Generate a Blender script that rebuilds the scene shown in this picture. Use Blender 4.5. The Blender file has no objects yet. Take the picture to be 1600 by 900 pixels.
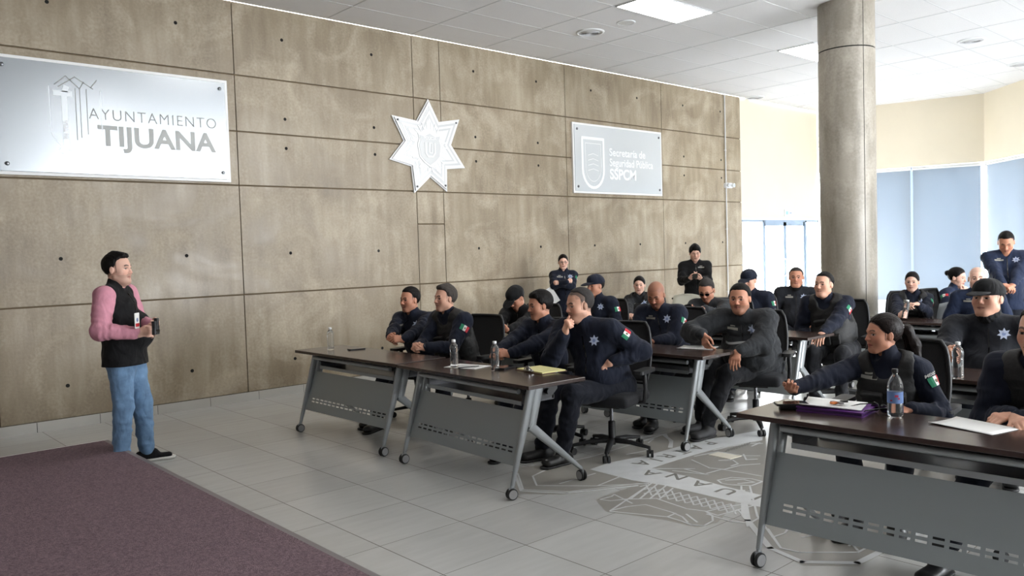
import bpy, math, random
import numpy as np
from mathutils import Vector, Matrix
from mathutils.bvhtree import BVHTree
random.seed(7)
rng = np.random.default_rng(11)
COL = bpy.context.scene.collection
PI = math.pi
def V(*a): return np.array(a, float)
# ------------------------------------------------------------ camera maths (1600x900 frame)
FPX, YAW, PITCH, ROLL = 1271.758, 0.73367, -0.043593, -0.030723
CAM = V(-1.7752, -8.8335, 1.5869)
def _basis():
    cy, sy = math.cos(YAW), math.sin(YAW)
    f = V(sy*math.cos(PITCH), cy*math.cos(PITCH), math.sin(PITCH))
    r = V(cy, -sy, 0); u = np.cross(r, f)
    c, s = math.cos(ROLL), math.sin(ROLL)
    return c*r+s*u, -s*r+c*u, f
CR, CU, CF = _basis()
def ray(u, v): return CF+(u-800)/FPX*CR-(v-450)/FPX*CU
def onz(u, v, z=0.0):
    d = ray(u, v); return CAM+d*((z-CAM[2])/d[2])
def ony(u, v, y=0.0):
    d = ray(u, v); return CAM+d*((y-CAM[1])/d[1])
def at(u, v, dist): return CAM+ray(u, v)*dist
# ------------------------------------------------------------ object helpers
def tag(o, label=None, cat=None, group=None, kind=None):
    if label: o['label'] = label
    if cat: o['category'] = cat
    if group: o['group'] = group
    if kind: o['kind'] = kind
    return o
def empty(name, loc=(0, 0, 0), rz=0.0):
    o = bpy.data.objects.new(name, None); COL.objects.link(o)
    o.location = tuple(loc); o.rotation_euler = (0, 0, rz); o.empty_display_size = .1
    return o
def link(name, me, parent=None):
    o = bpy.data.objects.new(name, me); COL.objects.link(o)
    if parent is not None: o.parent = parent
    return o
def copy_tree(o, parent=None):
    c = o.copy(); COL.objects.link(c)
    if parent is not None: c.parent = parent
    for ch in list(o.children): copy_tree(ch, c)
    return c
class MB:
    """collects polygons (with material slots) and links them as one mesh object"""
    def __init__(s): s.v = []; s.f = []; s.m = []; s.mats = []; s.sm = []
    def slot(s, mat):
        if mat not in s.mats: s.mats.append(mat)
        return s.mats.index(mat)
    def add(s, vs, fs, mat, smooth=False):
        b = len(s.v); s.v += [tuple(map(float, v)) for v in vs]; k = s.slot(mat)
        for f in fs: s.f.append(tuple(b+i for i in f)); s.m.append(k); s.sm.append(smooth)
    def box(s, lo, hi, mat, M=None):
        x0, y0, z0 = lo; x1, y1, z1 = hi
        vs = [(x, y, z) for x in (x0, x1) for y in (y0, y1) for z in (z0, z1)]
        if M is not None: vs = [tuple(M @ Vector(v)) for v in vs]
        s.add(vs, [(0, 1, 3, 2), (4, 6, 7, 5), (0, 4, 5, 1), (2, 3, 7, 6), (0, 2, 6, 4), (1, 5, 7, 3)], mat)
    def rbox(s, lo, hi, mat, r=.01, n=3, M=None, axis=2):
        """box whose outline in the plane across `axis` has rounded corners"""
        ax = [i for i in range(3) if i != axis]; a, b = ax
        pts = []
        for cx, cy, a0 in ((hi[a]-r, hi[b]-r, 0), (lo[a]+r, hi[b]-r, 90), (lo[a]+r, lo[b]+r, 180), (hi[a]-r, lo[b]+r, 270)):
            for i in range(n+1):
                t = math.radians(a0+90*i/n); pts.append((cx+r*math.cos(t), cy+r*math.sin(t)))
        s.prism(pts, lo[axis], hi[axis], mat, axis, M)
    def prism(s, pts, z0, z1, mat, axis=2, M=None, smooth=False):
        ax = [i for i in range(3) if i != axis]; n = len(pts); vs = []
        for z in (z0, z1):
            for p in pts:
                q = [0, 0, 0]; q[ax[0]] = p[0]; q[ax[1]] = p[1]; q[axis] = z; vs.append(q)
        if M is not None: vs = [tuple(M @ Vector(v)) for v in vs]
        fs = [(i, (i+1) % n, n+(i+1) % n, n+i) for i in range(n)]
        s.add(vs, fs, mat, smooth)
        s.add(vs[:n], [tuple(reversed(range(n)))], mat); s.add(vs[n:], [tuple(range(n))], mat)
    def tube(s, pts, r, mat, n=10, caps=True, flat=1.0):
        pts = [Vector(p) for p in pts]; m = len(pts)
        rs = r if isinstance(r, (list, tuple)) else [r]*m
        up = None; vs = []
        for i, p in enumerate(pts):
            t = (pts[min(i+1, m-1)]-pts[max(i-1, 0)]).normalized()
            if up is None:
                up = Vector((0, 0, 1)) if abs(t.z) < .9 else Vector((0, 1, 0))
            a = t.cross(up).normalized(); b = a.cross(t).normalized(); up = b
            for k in range(n):
                w = 2*PI*k/n; vs.append(p+a*math.cos(w)*rs[i]+b*math.sin(w)*rs[i]*flat)
        fs = [(i*n+k, i*n+(k+1) % n, (i+1)*n+(k+1) % n, (i+1)*n+k) for i in range(m-1) for k in range(n)]
        s.add(vs, fs, mat, True)
        if caps:
            s.add(vs[:n], [tuple(reversed(range(n)))], mat); s.add(vs[-n:], [tuple(range(n))], mat)
    def lathe(s, prof, mat, c=(0, 0, 0), n=20, M=None, axis='z'):
        vs = []
        for r, z in prof:
            for k in range(n):
                w = 2*PI*k/n; x, y = r*math.cos(w), r*math.sin(w)
                q = (x, y, z) if axis == 'z' else ((x, z, y) if axis == 'y' else (z, x, y))
                q = Vector(q)
                if M is not None: q = M @ q
                vs.append((q[0]+c[0], q[1]+c[1], q[2]+c[2]))
        m = len(prof)
        fs = [(i*n+k, i*n+(k+1) % n, (i+1)*n+(k+1) % n, (i+1)*n+k) for i in range(m-1) for k in range(n)]
        s.add(vs, fs, mat, True)
        if prof[0][0] > 1e-4: s.add(vs[:n], [tuple(reversed(range(n)))], mat)
        if prof[-1][0] > 1e-4: s.add(vs[-n:], [tuple(range(n))], mat)
    def build(s, name, parent=None, bevel=0, fix=True):
        me = bpy.data.meshes.new(name); me.from_pydata(s.v, [], s.f)
        for m in s.mats: me.materials.append(m)
        me.polygons.foreach_set('material_index', s.m); me.polygons.foreach_set('use_smooth', s.sm)
        if fix:
            import bmesh
            bm = bmesh.new(); bm.from_mesh(me); bmesh.ops.recalc_face_normals(bm, faces=bm.faces); bm.to_mesh(me); bm.free()
        me.update()
        o = link(name, me, parent)
        if bevel:
            b = o.modifiers.new('bevel', 'BEVEL'); b.width = bevel; b.segments = 2; b.limit_method = 'ANGLE'
        return o
# ------------------------------------------------------------ materials
def nodes(name):
    m = bpy.data.materials.new(name); m.use_nodes = True
    nt = m.node_tree; b = nt.nodes['Principled BSDF']; return m, nt, b
def s2l(c): return tuple(((x/255)/12.92 if x/255 <= .04045 else ((x/255+.055)/1.055)**2.4) for x in c)
def mat(name, rgb, rough=.5, metal=0.0, noise=0.0, nscale=8.0, bump=0.0, bscale=60.0, spec=.5, alpha=1.0, trans=0.0, emit=None, estr=0.0, stretch=(1, 1, 1)):
    m, nt, b = nodes(name); c = s2l(rgb); L = nt.links; N = nt.nodes
    b.inputs['Base Color'].default_value = (*c, 1); b.inputs['Roughness'].default_value = rough
    b.inputs['Metallic'].default_value = metal; b.inputs['Specular IOR Level'].default_value = spec
    if trans: b.inputs['Transmission Weight'].default_value = trans
    if emit: b.inputs['Emission Color'].default_value = (*s2l(emit), 1); b.inputs['Emission Strength'].default_value = estr
    if noise or bump:
        tc = N.new('ShaderNodeTexCoord'); mp = N.new('ShaderNodeMapping'); mp.inputs['Scale'].default_value = stretch
        L.new(tc.outputs['Object'], mp.inputs['Vector'])
    if noise:
        n = N.new('ShaderNodeTexNoise'); n.inputs['Scale'].default_value = nscale; n.inputs['Detail'].default_value = 5
        L.new(mp.outputs[0], n.inputs['Vector'])
        r = N.new('ShaderNodeMapRange'); r.inputs[1].default_value = .3; r.inputs[2].default_value = .7
        r.inputs[3].default_value = 1-noise; r.inputs[4].default_value = 1+noise; L.new(n.outputs['Fac'], r.inputs[0])
        x = N.new('ShaderNodeVectorMath'); x.operation = 'SCALE'; x.inputs[0].default_value = c; L.new(r.outputs[0], x.inputs['Scale'])
        L.new(x.outputs[0], b.inputs['Base Color'])
    if bump:
        n2 = N.new('ShaderNodeTexNoise'); n2.inputs['Scale'].default_value = bscale; n2.inputs['Detail'].default_value = 4
        L.new(mp.outputs[0], n2.inputs['Vector'])
        bp = N.new('ShaderNodeBump'); bp.inputs['Strength'].default_value = bump; bp.inputs['Distance'].default_value = .01
        L.new(n2.outputs['Fac'], bp.inputs['Height']); L.new(bp.outputs[0], b.inputs['Normal'])
    return m
def fabric(name, rgb, rough=.85, noise=.12):
    """woven cloth with soft creases"""
    m, nt, b = nodes(name); c = s2l(rgb); L = nt.links; N = nt.nodes
    b.inputs['Roughness'].default_value = rough; b.inputs['Specular IOR Level'].default_value = .25
    b.inputs['Sheen Weight'].default_value = .05; b.inputs['Sheen Roughness'].default_value = .5
    tc = N.new('ShaderNodeTexCoord')
    n = N.new('ShaderNodeTexNoise'); n.inputs['Scale'].default_value = 14; n.inputs['Detail'].default_value = 3; n.inputs['Distortion'].default_value = .2
    L.new(tc.outputs['Object'], n.inputs['Vector'])
    r = N.new('ShaderNodeMapRange'); r.inputs[1].default_value = .3; r.inputs[2].default_value = .7; r.inputs[3].default_value = 1-noise; r.inputs[4].default_value = 1+noise
    L.new(n.outputs['Fac'], r.inputs[0])
    x = N.new('ShaderNodeVectorMath'); x.operation = 'SCALE'; x.inputs[0].default_value = c; L.new(r.outputs[0], x.inputs['Scale']); L.new(x.outputs[0], b.inputs['Base Color'])
    mp = N.new('ShaderNodeMapping'); mp.inputs['Scale'].default_value = (1, 1, .55); L.new(tc.outputs['Object'], mp.inputs['Vector'])
    n2 = N.new('ShaderNodeTexNoise'); n2.inputs['Scale'].default_value = 11; n2.inputs['Detail'].default_value = 2.5; n2.inputs['Distortion'].default_value = .5
    L.new(mp.outputs[0], n2.inputs['Vector'])
    bp = N.new('ShaderNodeBump'); bp.inputs['Strength'].default_value = .7; bp.inputs['Distance'].default_value = .03
    L.new(n2.outputs['Fac'], bp.inputs['Height']); L.new(bp.outputs[0], b.inputs['Normal'])
    return m
def vcol_mat(name, rough=.5, spec=.4, bump=.15, bscale=140, sss=0.0):
    m, nt, b = nodes(name); L = nt.links; N = nt.nodes
    a = N.new('ShaderNodeAttribute'); a.attribute_name = 'col'; L.new(a.outputs['Color'], b.inputs['Base Color'])
    b.inputs['Roughness'].default_value = rough; b.inputs['Specular IOR Level'].default_value = spec
    tc = N.new('ShaderNodeTexCoord'); n = N.new('ShaderNodeTexNoise'); n.inputs['Scale'].default_value = bscale
    L.new(tc.outputs['Object'], n.inputs['Vector'])
    bp = N.new('ShaderNodeBump'); bp.inputs['Strength'].default_value = bump; bp.inputs['Distance'].default_value = .003
    L.new(n.outputs['Fac'], bp.inputs['Height']); L.new(bp.outputs[0], b.inputs['Normal'])
    return m
# ------------------------------------------------------------ implicit surfaces
def nets(D, lo, h):
    S = D < 0
    c = np.zeros(tuple(n-1 for n in D.shape), np.int8)
    off = [(i, j, k) for i in (0, 1) for j in (0, 1) for k in (0, 1)]
    sl = lambda o: tuple(slice(a, n-1+a) for a, n in zip(o, D.shape))
    for o in off: c += S[sl(o)]
    act = (c > 0) & (c < 8); ijk = np.argwhere(act); n = len(ijk)
    idx = np.full(act.shape, -1, np.int64); idx[act] = np.arange(n)
    acc = np.zeros((n, 3)); cnt = np.zeros(n)
    g = lambda o: D[ijk[:, 0]+o[0], ijk[:, 1]+o[1], ijk[:, 2]+o[2]]
    val = {o: g(o) for o in off}
    for a in off:
        for ax in range(3):
            if a[ax]: continue
            b = list(a); b[ax] = 1; b = tuple(b)
            va, vb = val[a], val[b]; cr = (va < 0) != (vb < 0)
            t = np.where(cr, va/np.where(cr, va-vb, 1), 0)
            p = np.array(a, float)[None, :]+t[:, None]*np.array([b[i]-a[i] for i in range(3)], float)[None, :]
            acc += p*cr[:, None]; cnt += cr
    verts = np.asarray(lo)+h*(ijk+acc/np.maximum(cnt, 1)[:, None])
    quads = []
    for ax in range(3):
        s0 = [slice(None)]*3; s1 = [slice(None)]*3; s0[ax] = slice(0, -1); s1[ax] = slice(1, None)
        o1, o2 = [(1, 2), (2, 0), (0, 1)][ax]
        A = S[tuple(s0)]; B = S[tuple(s1)]
        e = np.argwhere(A != B); e = e[(e[:, o1] > 0) & (e[:, o2] > 0) & (e[:, o1] < D.shape[o1]-1) & (e[:, o2] < D.shape[o2]-1)]
        if not len(e): continue
        flip = ~A[e[:, 0], e[:, 1], e[:, 2]]
        def cell(d1, d2):
            q = e.copy(); q[:, o1] -= d1; q[:, o2] -= d2; return idx[q[:, 0], q[:, 1], q[:, 2]]
        Q = np.stack([cell(1, 1), cell(0, 1), cell(0, 0), cell(1, 0)], 1)
        Q[flip] = Q[flip][:, ::-1]; quads.append(Q)
    return verts, np.concatenate(quads)
def smin(a, b, k):
    if k <= 0: return np.minimum(a, b)
    h = np.maximum(k-np.abs(a-b), 0)/k
    return np.minimum(a, b)-h*h*k*.25
def limb(a, b, ra, rb, side=None):
    """rounded tapered segment; ra, rb a radius or (across, other) pair with `side` the across direction"""
    a = np.asarray(a, float); b = np.asarray(b, float)
    pa = ra if isinstance(ra, tuple) else (ra, ra); pb = rb if isinstance(rb, tuple) else (rb, rb)
    ax = b-a; L = max(np.linalg.norm(ax), 1e-6); w = ax/L
    s = np.asarray(side if side is not None else ((0, 1, 0) if abs(w[1]) < .8 else (1, 0, 0)), float)
    s = s-w*(s@w); s /= np.linalg.norm(s)+1e-9; t3 = np.cross(w, s)
    R = max(pa+pb); lo = np.minimum(a, b)-R; hi = np.maximum(a, b)+R
    def f(X, Y, Z):
        x, y, z = X-a[0], Y-a[1], Z-a[2]
        t = x*w[0]+y*w[1]+z*w[2]; tc = np.clip(t/L, 0, 1); e = t-tc*L
        u = x*s[0]+y*s[1]+z*s[2]; v = x*t3[0]+y*t3[1]+z*t3[2]
        ru = pa[0]+(pb[0]-pa[0])*tc; rv = pa[1]+(pb[1]-pa[1])*tc; rm = np.minimum(ru, rv)
        k = np.sqrt((u/ru)**2+(v/rv)**2+(e/rm)**2)
        return (k-1)*rm
    return f, lo, hi
def ell(c, r, R=None):
    c = np.asarray(c, float); r = np.asarray(r, float)
    R = np.eye(3) if R is None else np.asarray(R)
    ext = np.abs(R) @ r
    def f(X, Y, Z):
        x, y, z = X-c[0], Y-c[1], Z-c[2]
        q = [(x*R[0, i]+y*R[1, i]+z*R[2, i]) for i in range(3)]
        k0 = np.sqrt(sum((q[i]/r[i])**2 for i in range(3))); k1 = np.sqrt(sum((q[i]/r[i]**2)**2 for i in range(3)))
        return k0*(k0-1)/np.maximum(k1, 1e-6)
    return f, c-ext, c+ext
def rbx(c, half, r, R=None):
    c = np.asarray(c, float); hf = np.asarray(half, float)-r; R = np.eye(3) if R is None else np.asarray(R)
    ext = np.abs(R) @ np.asarray(half, float)
    def f(X, Y, Z):
        x, y, z = X-c[0], Y-c[1], Z-c[2]
        q = [np.abs(x*R[0, i]+y*R[1, i]+z*R[2, i])-hf[i] for i in range(3)]
        o = np.sqrt(sum(np.maximum(a, 0)**2 for a in q))
        return o+np.minimum(np.maximum(np.maximum(q[0], q[1]), q[2]), 0)-r
    return f, c-ext, c+ext
class Field:
    def __init__(s, lo, hi, h):
        s.lo = np.asarray(lo, float)-3*h; s.h = h
        n = (np.ceil((np.asarray(hi)-s.lo)/h).astype(int)+4)
        s.ax = [(s.lo[i]+h*np.arange(n[i])).astype(np.float32) for i in range(3)]
        s.D = np.full(tuple(n), .5, np.float32)
    def grid(s): return s.ax[0][:, None, None], s.ax[1][None, :, None], s.ax[2][None, None, :]
    def _sl(s, lo, hi, m):
        out = []
        for i in range(3):
            a = int(max(0, math.floor((lo[i]-m-s.lo[i])/s.h))); b = int(min(len(s.ax[i]), math.ceil((hi[i]+m-s.lo[i])/s.h)+1))
            if b <= a: return None
            out.append(slice(a, b))
        return tuple(out)
    def add(s, prim, k=0.0, op='u'):
        f, lo, hi = prim; sl = s._sl(lo, hi, k+4*s.h)
        if sl is None: return s
        X = s.ax[0][sl[0]][:, None, None]; Y = s.ax[1][sl[1]][None, :, None]; Z = s.ax[2][sl[2]][None, None, :]
        d = f(X, Y, Z).astype(np.float32)
        if op == 'u': s.D[sl] = smin(s.D[sl], d, k)
        else: s.D[sl] = -smin(-s.D[sl], d, k)
        return s
    def mesh(s): return nets(s.D, s.lo, s.h)
def bounds(prims, m=.03):
    return np.min([p[1] for p in prims], 0)-m, np.max([p[2] for p in prims], 0)+m
def np_mesh(name, verts, quads, mats, cols=None, parent=None, midx=None):
    me = bpy.data.meshes.new(name); n = len(verts); m = len(quads)
    me.vertices.add(n); me.vertices.foreach_set('co', np.asarray(verts, np.float32).ravel())
    me.loops.add(m*4); me.loops.foreach_set('vertex_index', np.asarray(quads, np.int32).ravel())
    me.polygons.add(m); me.polygons.foreach_set('loop_start', np.arange(0, m*4, 4, dtype=np.int32))
    me.update(calc_edges=True)
    for x in mats: me.materials.append(x)
    me.polygons.foreach_set('use_smooth', np.ones(m, bool))
    if midx is not None: me.polygons.foreach_set('material_index', np.asarray(midx, np.int32))
    if cols is not None:
        a = me.color_attributes.new('col', 'FLOAT_COLOR', 'POINT')
        a.data.foreach_set('color', np.concatenate([cols, np.ones((n, 1))], 1).astype(np.float32).ravel())
    me.validate(); me.update()
    return link(name, me, parent)
def wrinkle(X, Y, Z, seed, amp, f0=30, f1=80, n=7, foc=None):
    """cloth creases: soft waves plus sharper ridges, deepest round the points in foc"""
    r = np.random.default_rng(seed); out = 0
    for i in range(n):
        d = r.normal(size=3); d /= np.linalg.norm(d); kf = r.uniform(f0, f1)
        w = .5*np.sin(11*(X*d[1]+Y*d[2]+Z*d[0])+r.uniform(0, 6))
        ph = kf*(X*d[0]+Y*d[1]+Z*d[2])+2.6*w+r.uniform(0, 6)
        out = out+((np.abs(np.sin(ph*.5))**1.5*2-1.1) if i % 2 else np.sin(ph))*(f0/kf)
    out = amp*out/n*1.9
    if foc is not None:
        g = .55
        for p in foc: g = g+.95*np.exp(-((X-p[0])**2+(Y-p[1])**2+(Z-p[2])**2)/.012)
        out = out*np.minimum(g, 1.7)
    return out.astype(np.float32) if hasattr(out, 'astype') else out
LAMP = 8.0; SKY = 20.0; EXPO = 0.92
# ============================================================ ROOM
H = 4.476
FX, FY0, FP = 0.0407, -3.3352, 0.5722      # floor tile pitch .56 across, .572 along y
M = {}
M['white_metal'] = mat('white_metal', (225, 226, 228), .4)
M['black_plastic'] = mat('black_plastic', (22, 22, 24), .45)
M['dark'] = mat('dark_recess', (16, 14, 12), .9)
def floor_material():
    m, nt, b = nodes('glazed_tiles'); L = nt.links; N = nt.nodes
    tc = N.new('ShaderNodeTexCoord'); sp = N.new('ShaderNodeSeparateXYZ'); L.new(tc.outputs['Object'], sp.inputs[0])
    def mth(op, a, bb=None, c=None):
        n = N.new('ShaderNodeMath'); n.operation = op
        for i, q in enumerate((a, bb, c)):
            if q is None: continue
            if isinstance(q, (int, float)): n.inputs[i].default_value = q
            else: L.new(q, n.inputs[i])
        return n.outputs[0]
    u = mth('DIVIDE', mth('SUBTRACT', sp.outputs[0], FX), .56); v = mth('DIVIDE', mth('SUBTRACT', sp.outputs[1], FY0), FP)
    def edge(q, w):
        f = mth('FRACT', q); d = mth('MINIMUM', f, mth('SUBTRACT', 1, f)); return mth('LESS_THAN', d, w)
    gx = edge(u, .0052); gy = edge(v, .0036); g = mth('MAXIMUM', gx, gy)
    cb = N.new('ShaderNodeCombineXYZ'); L.new(mth('FLOOR', u), cb.inputs[0]); L.new(mth('FLOOR', v), cb.inputs[1])
    wn = N.new('ShaderNodeTexWhiteNoise'); L.new(cb.outputs[0], wn.inputs['Vector'])
    ns = N.new('ShaderNodeTexNoise'); ns.inputs['Scale'].default_value = 1.7; ns.inputs['Detail'].default_value = 6; L.new(tc.outputs['Object'], ns.inputs['Vector'])
    mp = N.new('ShaderNodeMapping'); mp.inputs['Scale'].default_value = (2.5, 14, 1); L.new(tc.outputs['Object'], mp.inputs[0])
    n2 = N.new('ShaderNodeTexNoise'); n2.inputs['Scale'].default_value = 1.2; n2.inputs['Detail'].default_value = 2; L.new(mp.outputs[0], n2.inputs['Vector'])
    fac = mth('ADD', mth('MULTIPLY', wn.outputs['Value'], .35), mth('MULTIPLY', n2.outputs['Fac'], .65))
    cr = N.new('ShaderNodeValToRGB'); cr.color_ramp.elements[0].position = .3; cr.color_ramp.elements[0].color = (*s2l((191, 191, 188)), 1)
    cr.color_ramp.elements[1].position = .75; cr.color_ramp.elements[1].color = (*s2l((201, 202, 199)), 1); L.new(fac, cr.inputs[0])
    mx = N.new('ShaderNodeMix'); mx.data_type = 'RGBA'; L.new(g, mx.inputs[0]); L.new(cr.outputs[0], mx.inputs[6]); mx.inputs[7].default_value = (*s2l((96, 90, 82)), 1)
    L.new(mx.outputs[2], b.inputs['Base Color'])
    L.new(mth('ADD', mth('MULTIPLY', g, .4), .25), b.inputs['Roughness'])
    b.inputs['Specular IOR Level'].default_value = .5
    return m
def concrete(name, lo, mid, hi, streak=1.0):
    m, nt, b = nodes(name); L = nt.links; N = nt.nodes
    tc = N.new('ShaderNodeTexCoord')
    def noise(sc, det, scale=(1, 1, 1), dist=0):
        mp = N.new('ShaderNodeMapping'); mp.inputs['Scale'].default_value = scale; L.new(tc.outputs['Object'], mp.inputs[0])
        n = N.new('ShaderNodeTexNoise'); n.inputs['Scale'].default_value = sc; n.inputs['Detail'].default_value = det; n.inputs['Distortion'].default_value = dist
        L.new(mp.outputs[0], n.inputs['Vector']); return n.outputs['Fac']
    a = noise(.9, 8); s = noise(5, 6, (1.6, 1.6, .28), .3); f = noise(38, 6); w = noise(1.6, 8, (1, 1, 1), 1.2)
    def mth(op, p, q):
        n = N.new('ShaderNodeMath'); n.operation = op
        for i, x in enumerate((p, q)):
            if isinstance(x, (int, float)): n.inputs[i].default_value = x
            else: L.new(x, n.inputs[i])
        return n.outputs[0]
    t = mth('ADD', mth('MULTIPLY', a, .5), mth('ADD', mth('MULTIPLY', s, .36*streak), mth('MULTIPLY', f, .14)))
    cr = N.new('ShaderNodeValToRGB'); e = cr.color_ramp.elements
    e[0].position = .34; e[0].color = (*s2l(lo), 1); e[1].position = .66; e[1].color = (*s2l(hi), 1)
    k = e.new(.5); k.color = (*s2l(mid), 1); L.new(t, cr.inputs[0])
    # pale bloom patches
    r = N.new('ShaderNodeMapRange'); r.inputs[1].default_value = .5; r.inputs[2].default_value = .85; r.inputs[3].default_value = 0; r.inputs[4].default_value = .5
    L.new(mth('MULTIPLY', w, mth('ADD', mth('MULTIPLY', f, .5), .8)), r.inputs[0])
    mx = N.new('ShaderNodeMix'); mx.data_type = 'RGBA'; L.new(r.outputs[0], mx.inputs[0]); L.new(cr.outputs[0], mx.inputs[6]); mx.inputs[7].default_value = (*s2l(tuple(min(255, c+38) for c in hi)), 1)
    L.new(mx.outputs[2], b.inputs['Base Color'])
    rr = N.new('ShaderNodeMapRange'); rr.inputs[1].default_value = .25; rr.inputs[2].default_value = .75; rr.inputs[3].default_value = .3; rr.inputs[4].default_value = .62
    L.new(w, rr.inputs[0]); L.new(rr.outputs[0], b.inputs['Roughness']); b.inputs['Specular IOR Level'].default_value = .55
    bp = N.new('ShaderNodeBump'); bp.inputs['Strength'].default_value = .35; bp.inputs['Distance'].default_value = .012
    L.new(mth('ADD', mth('MULTIPLY', s, .6), mth('MULTIPLY', f, .2)), bp.inputs['Height']); L.new(bp.outputs[0], b.inputs['Normal'])
    return m
M['floor'] = floor_material()
M['concrete'] = concrete('board_marked_concrete', (118, 104, 84), (144, 130, 108), (170, 158, 137))
M['column'] = concrete('column_concrete', (112, 105, 94), (134, 127, 115), (158, 151, 139), 1.3)
M['cream'] = mat('cream_paint', (222, 212, 192), .7, noise=.02, nscale=2)
M['white_wall'] = mat('white_paint', (226, 225, 220), .7)
M['tile_ceiling'] = mat('mineral_tile', (226, 225, 226), .85, noise=.03, nscale=90, bump=.12, bscale=220)
M['tbar'] = mat('t_bar', (205, 205, 207), .5)
M['baseb'] = mat('baseboard_tile', (190, 188, 182), .35, noise=.04, nscale=4)
M['frame'] = mat('aluminium_frame', (150, 165, 182), .4, metal=.3)
M['sill'] = mat('white_sill', (222, 224, 226), .5)
XL, YB = -6.0, -15.0
PTS = [(12.3, 0), (15.41, 0), (16.33, -3.03), (13.6, -5.9), (12.2, -9.6), (11.6, YB)]      # polygonal end of the room
POLY = [(XL, 0)]+PTS+[(XL, YB)]
mb = MB(); mb.add([(x, y, 0) for x, y in [(XL, 0.02), (12.3, .02)]+[(x+.4, y+.02) for x, y in PTS[1:]]+[(XL, YB)]], [tuple(range(len(POLY)))], M['floor'])
fl = mb.build('floor', fix=False); tag(fl, kind='structure')
for pl in fl.data.polygons:
    if pl.normal.z < 0: pl.flip()
# ceiling: lay-in tiles between T bars
mb = MB(); mb.add([(x, y, H) for x, y in POLY], [tuple(range(len(POLY)))], M['tile_ceiling'])
xs = [3.308+1.2276*k for k in range(-7, 11)]; ys = [-.6045*k for k in range(0, 25)]
def inside(x, y):
    c = False; n = len(POLY)
    for i in range(n):
        (x1, y1), (x2, y2) = POLY[i], POLY[(i+1) % n]
        if (y1 > y) != (y2 > y) and x < (x2-x1)*(y-y1)/(y2-y1)+x1: c = not c
    return c
def xmax(y):
    r = 0
    for i in range(len(PTS)-1):
        (x1, y1), (x2, y2) = PTS[i], PTS[i+1]
        if min(y1, y2) <= y <= max(y1, y2) and y1 != y2: r = max(r, x1+(x2-x1)*(y-y1)/(y2-y1))
    return r
for y in ys:
    mb.box((XL, y-.008, H-.0025), (xmax(min(y, -.01)), y+.008, H+.002), M['tbar'])
for x in xs:
    yy = [y for y in np.arange(YB, 0, .05) if inside(x, y)]
    if yy: mb.box((x-.008, min(yy), H-.003), (x+.008, max(yy), H+.002), M['tbar'])
tag(mb.build('ceiling'), kind='structure')
# concrete wall: cast panels with recessed joints and tie holes
vx = [XL, -2.72, -.3, 2.12, 4.545, 4.99, 7.41, 9.82, 11.72, 12.3]
mb = MB(); g = .009
mb.box((XL, .02, 0), (12.3, .30, H), mat('joint_mortar', (112, 97, 76), .9))
for i in range(len(vx)-1):
    zs = [0, 1.205, 2.432, 3.035, 3.66, H]
    if abs(vx[i]-4.545) < .01: zs = [0, 1.205, 2.0, 2.432, 3.035, 3.66, H]
    for k in range(len(zs)-1):
        a, b_ = vx[i]+g*.6, vx[i+1]-g*.6
        if i == 8: b_ = vx[i+1]
        if i == 7: pass
        mb.box((a, 0, zs[k]+(g if k else 0)), (b_, .03, zs[k+1]-g), M['concrete'])
    if i in (0,): offs = [(.9, 2.1)]
for x0, cols in ((-2.72, (.59, 1.8)), (-.3, (.585, 1.80)), (2.12, (.59, 1.803)), (4.99, (.595, 1.81)), (7.41, (.6, 1.75)), (9.82, (.63, 1.81))):
    for dx in cols:
        for z in (.416, 1.66, 2.88, 3.218, 4.13):
            x = x0+dx
            mb.lathe([(.019, -.0012), (.019, .001)], M['dark'], (x, 0, z), 12, axis='y')
for (u, v) in [(301, 579), (105, 603)]: pass
w = mb.build('wall_left'); tag(w, kind='structure')
mb = MB(); mb.box((-.006, -.004, 0), (.006, .002, .005), M['dark'])
# baseboard tiles
mb = MB(); x = -.0-.56*10
while x < 12.3:
    mb.box((x+.0025, -.012, 0), (min(x+.5575, 12.3), 0, .098), M['baseb']); x += .56
mb.box((XL, -.008, 0), (12.3, 0, .094), M['dark'])
mb.box((XL, -.009, .098), (12.3, 0.0, .106), mat('mortar_line', (104, 96, 84), .9, noise=.3, nscale=25))
tag(mb.build('baseboard_left'), kind='structure')
# cream wall above the glazed entrance
DT = 2.10
mb = MB(); mb.box((12.3, .02, DT+.03), (15.41, .3, H), M['cream']); mb.box((12.302, .0, DT-.01), (15.41, .3, DT+.03), M['white_metal'])
tag(mb.build('wall_back'), kind='structure')
M['glass'] = mat('clear_glass', (235, 242, 245), .02, trans=1.0)
def glass_mat():
    m, nt, b = nodes('window_glass'); N = nt.nodes; L = nt.links
    t = N.new('ShaderNodeBsdfTransparent'); gl = N.new('ShaderNodeBsdfGlossy'); gl.inputs['Roughness'].default_value = .02
    mx = N.new('ShaderNodeMixShader'); mx.inputs[0].default_value = .06
    L.new(t.outputs[0], mx.inputs[1]); L.new(gl.outputs[0], mx.inputs[2]); L.new(mx.outputs[0], nt.nodes['Material Output'].inputs[0]); return m
M['pane'] = glass_mat()
def post(mb, x, w=.05, y0=.02, y1=.1, z0=0, z1=DT): mb.box((x-w/2, y0, z0), (x+w/2, y1, z1), M['frame'])
mb = MB()
post(mb, 12.33, .05); post(mb, 13.13, .06); post(mb, 14.85, .07); post(mb, 15.38, .05)
mb.box((12.3, .02, DT-.05), (15.41, .1, DT), M['frame']); mb.box((12.3, .02, 0), (13.1, .1, .06), M['frame'])
wd = mb.build('window_1'); tag(wd, kind='structure')
mb = MB(); mb.box((12.35, .055, .06), (13.1, .061, DT-.05), M['pane']); mb.box((14.89, .055, .0), (15.36, .061, DT-.05), M['pane']); mb.build('pane', wd)
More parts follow.
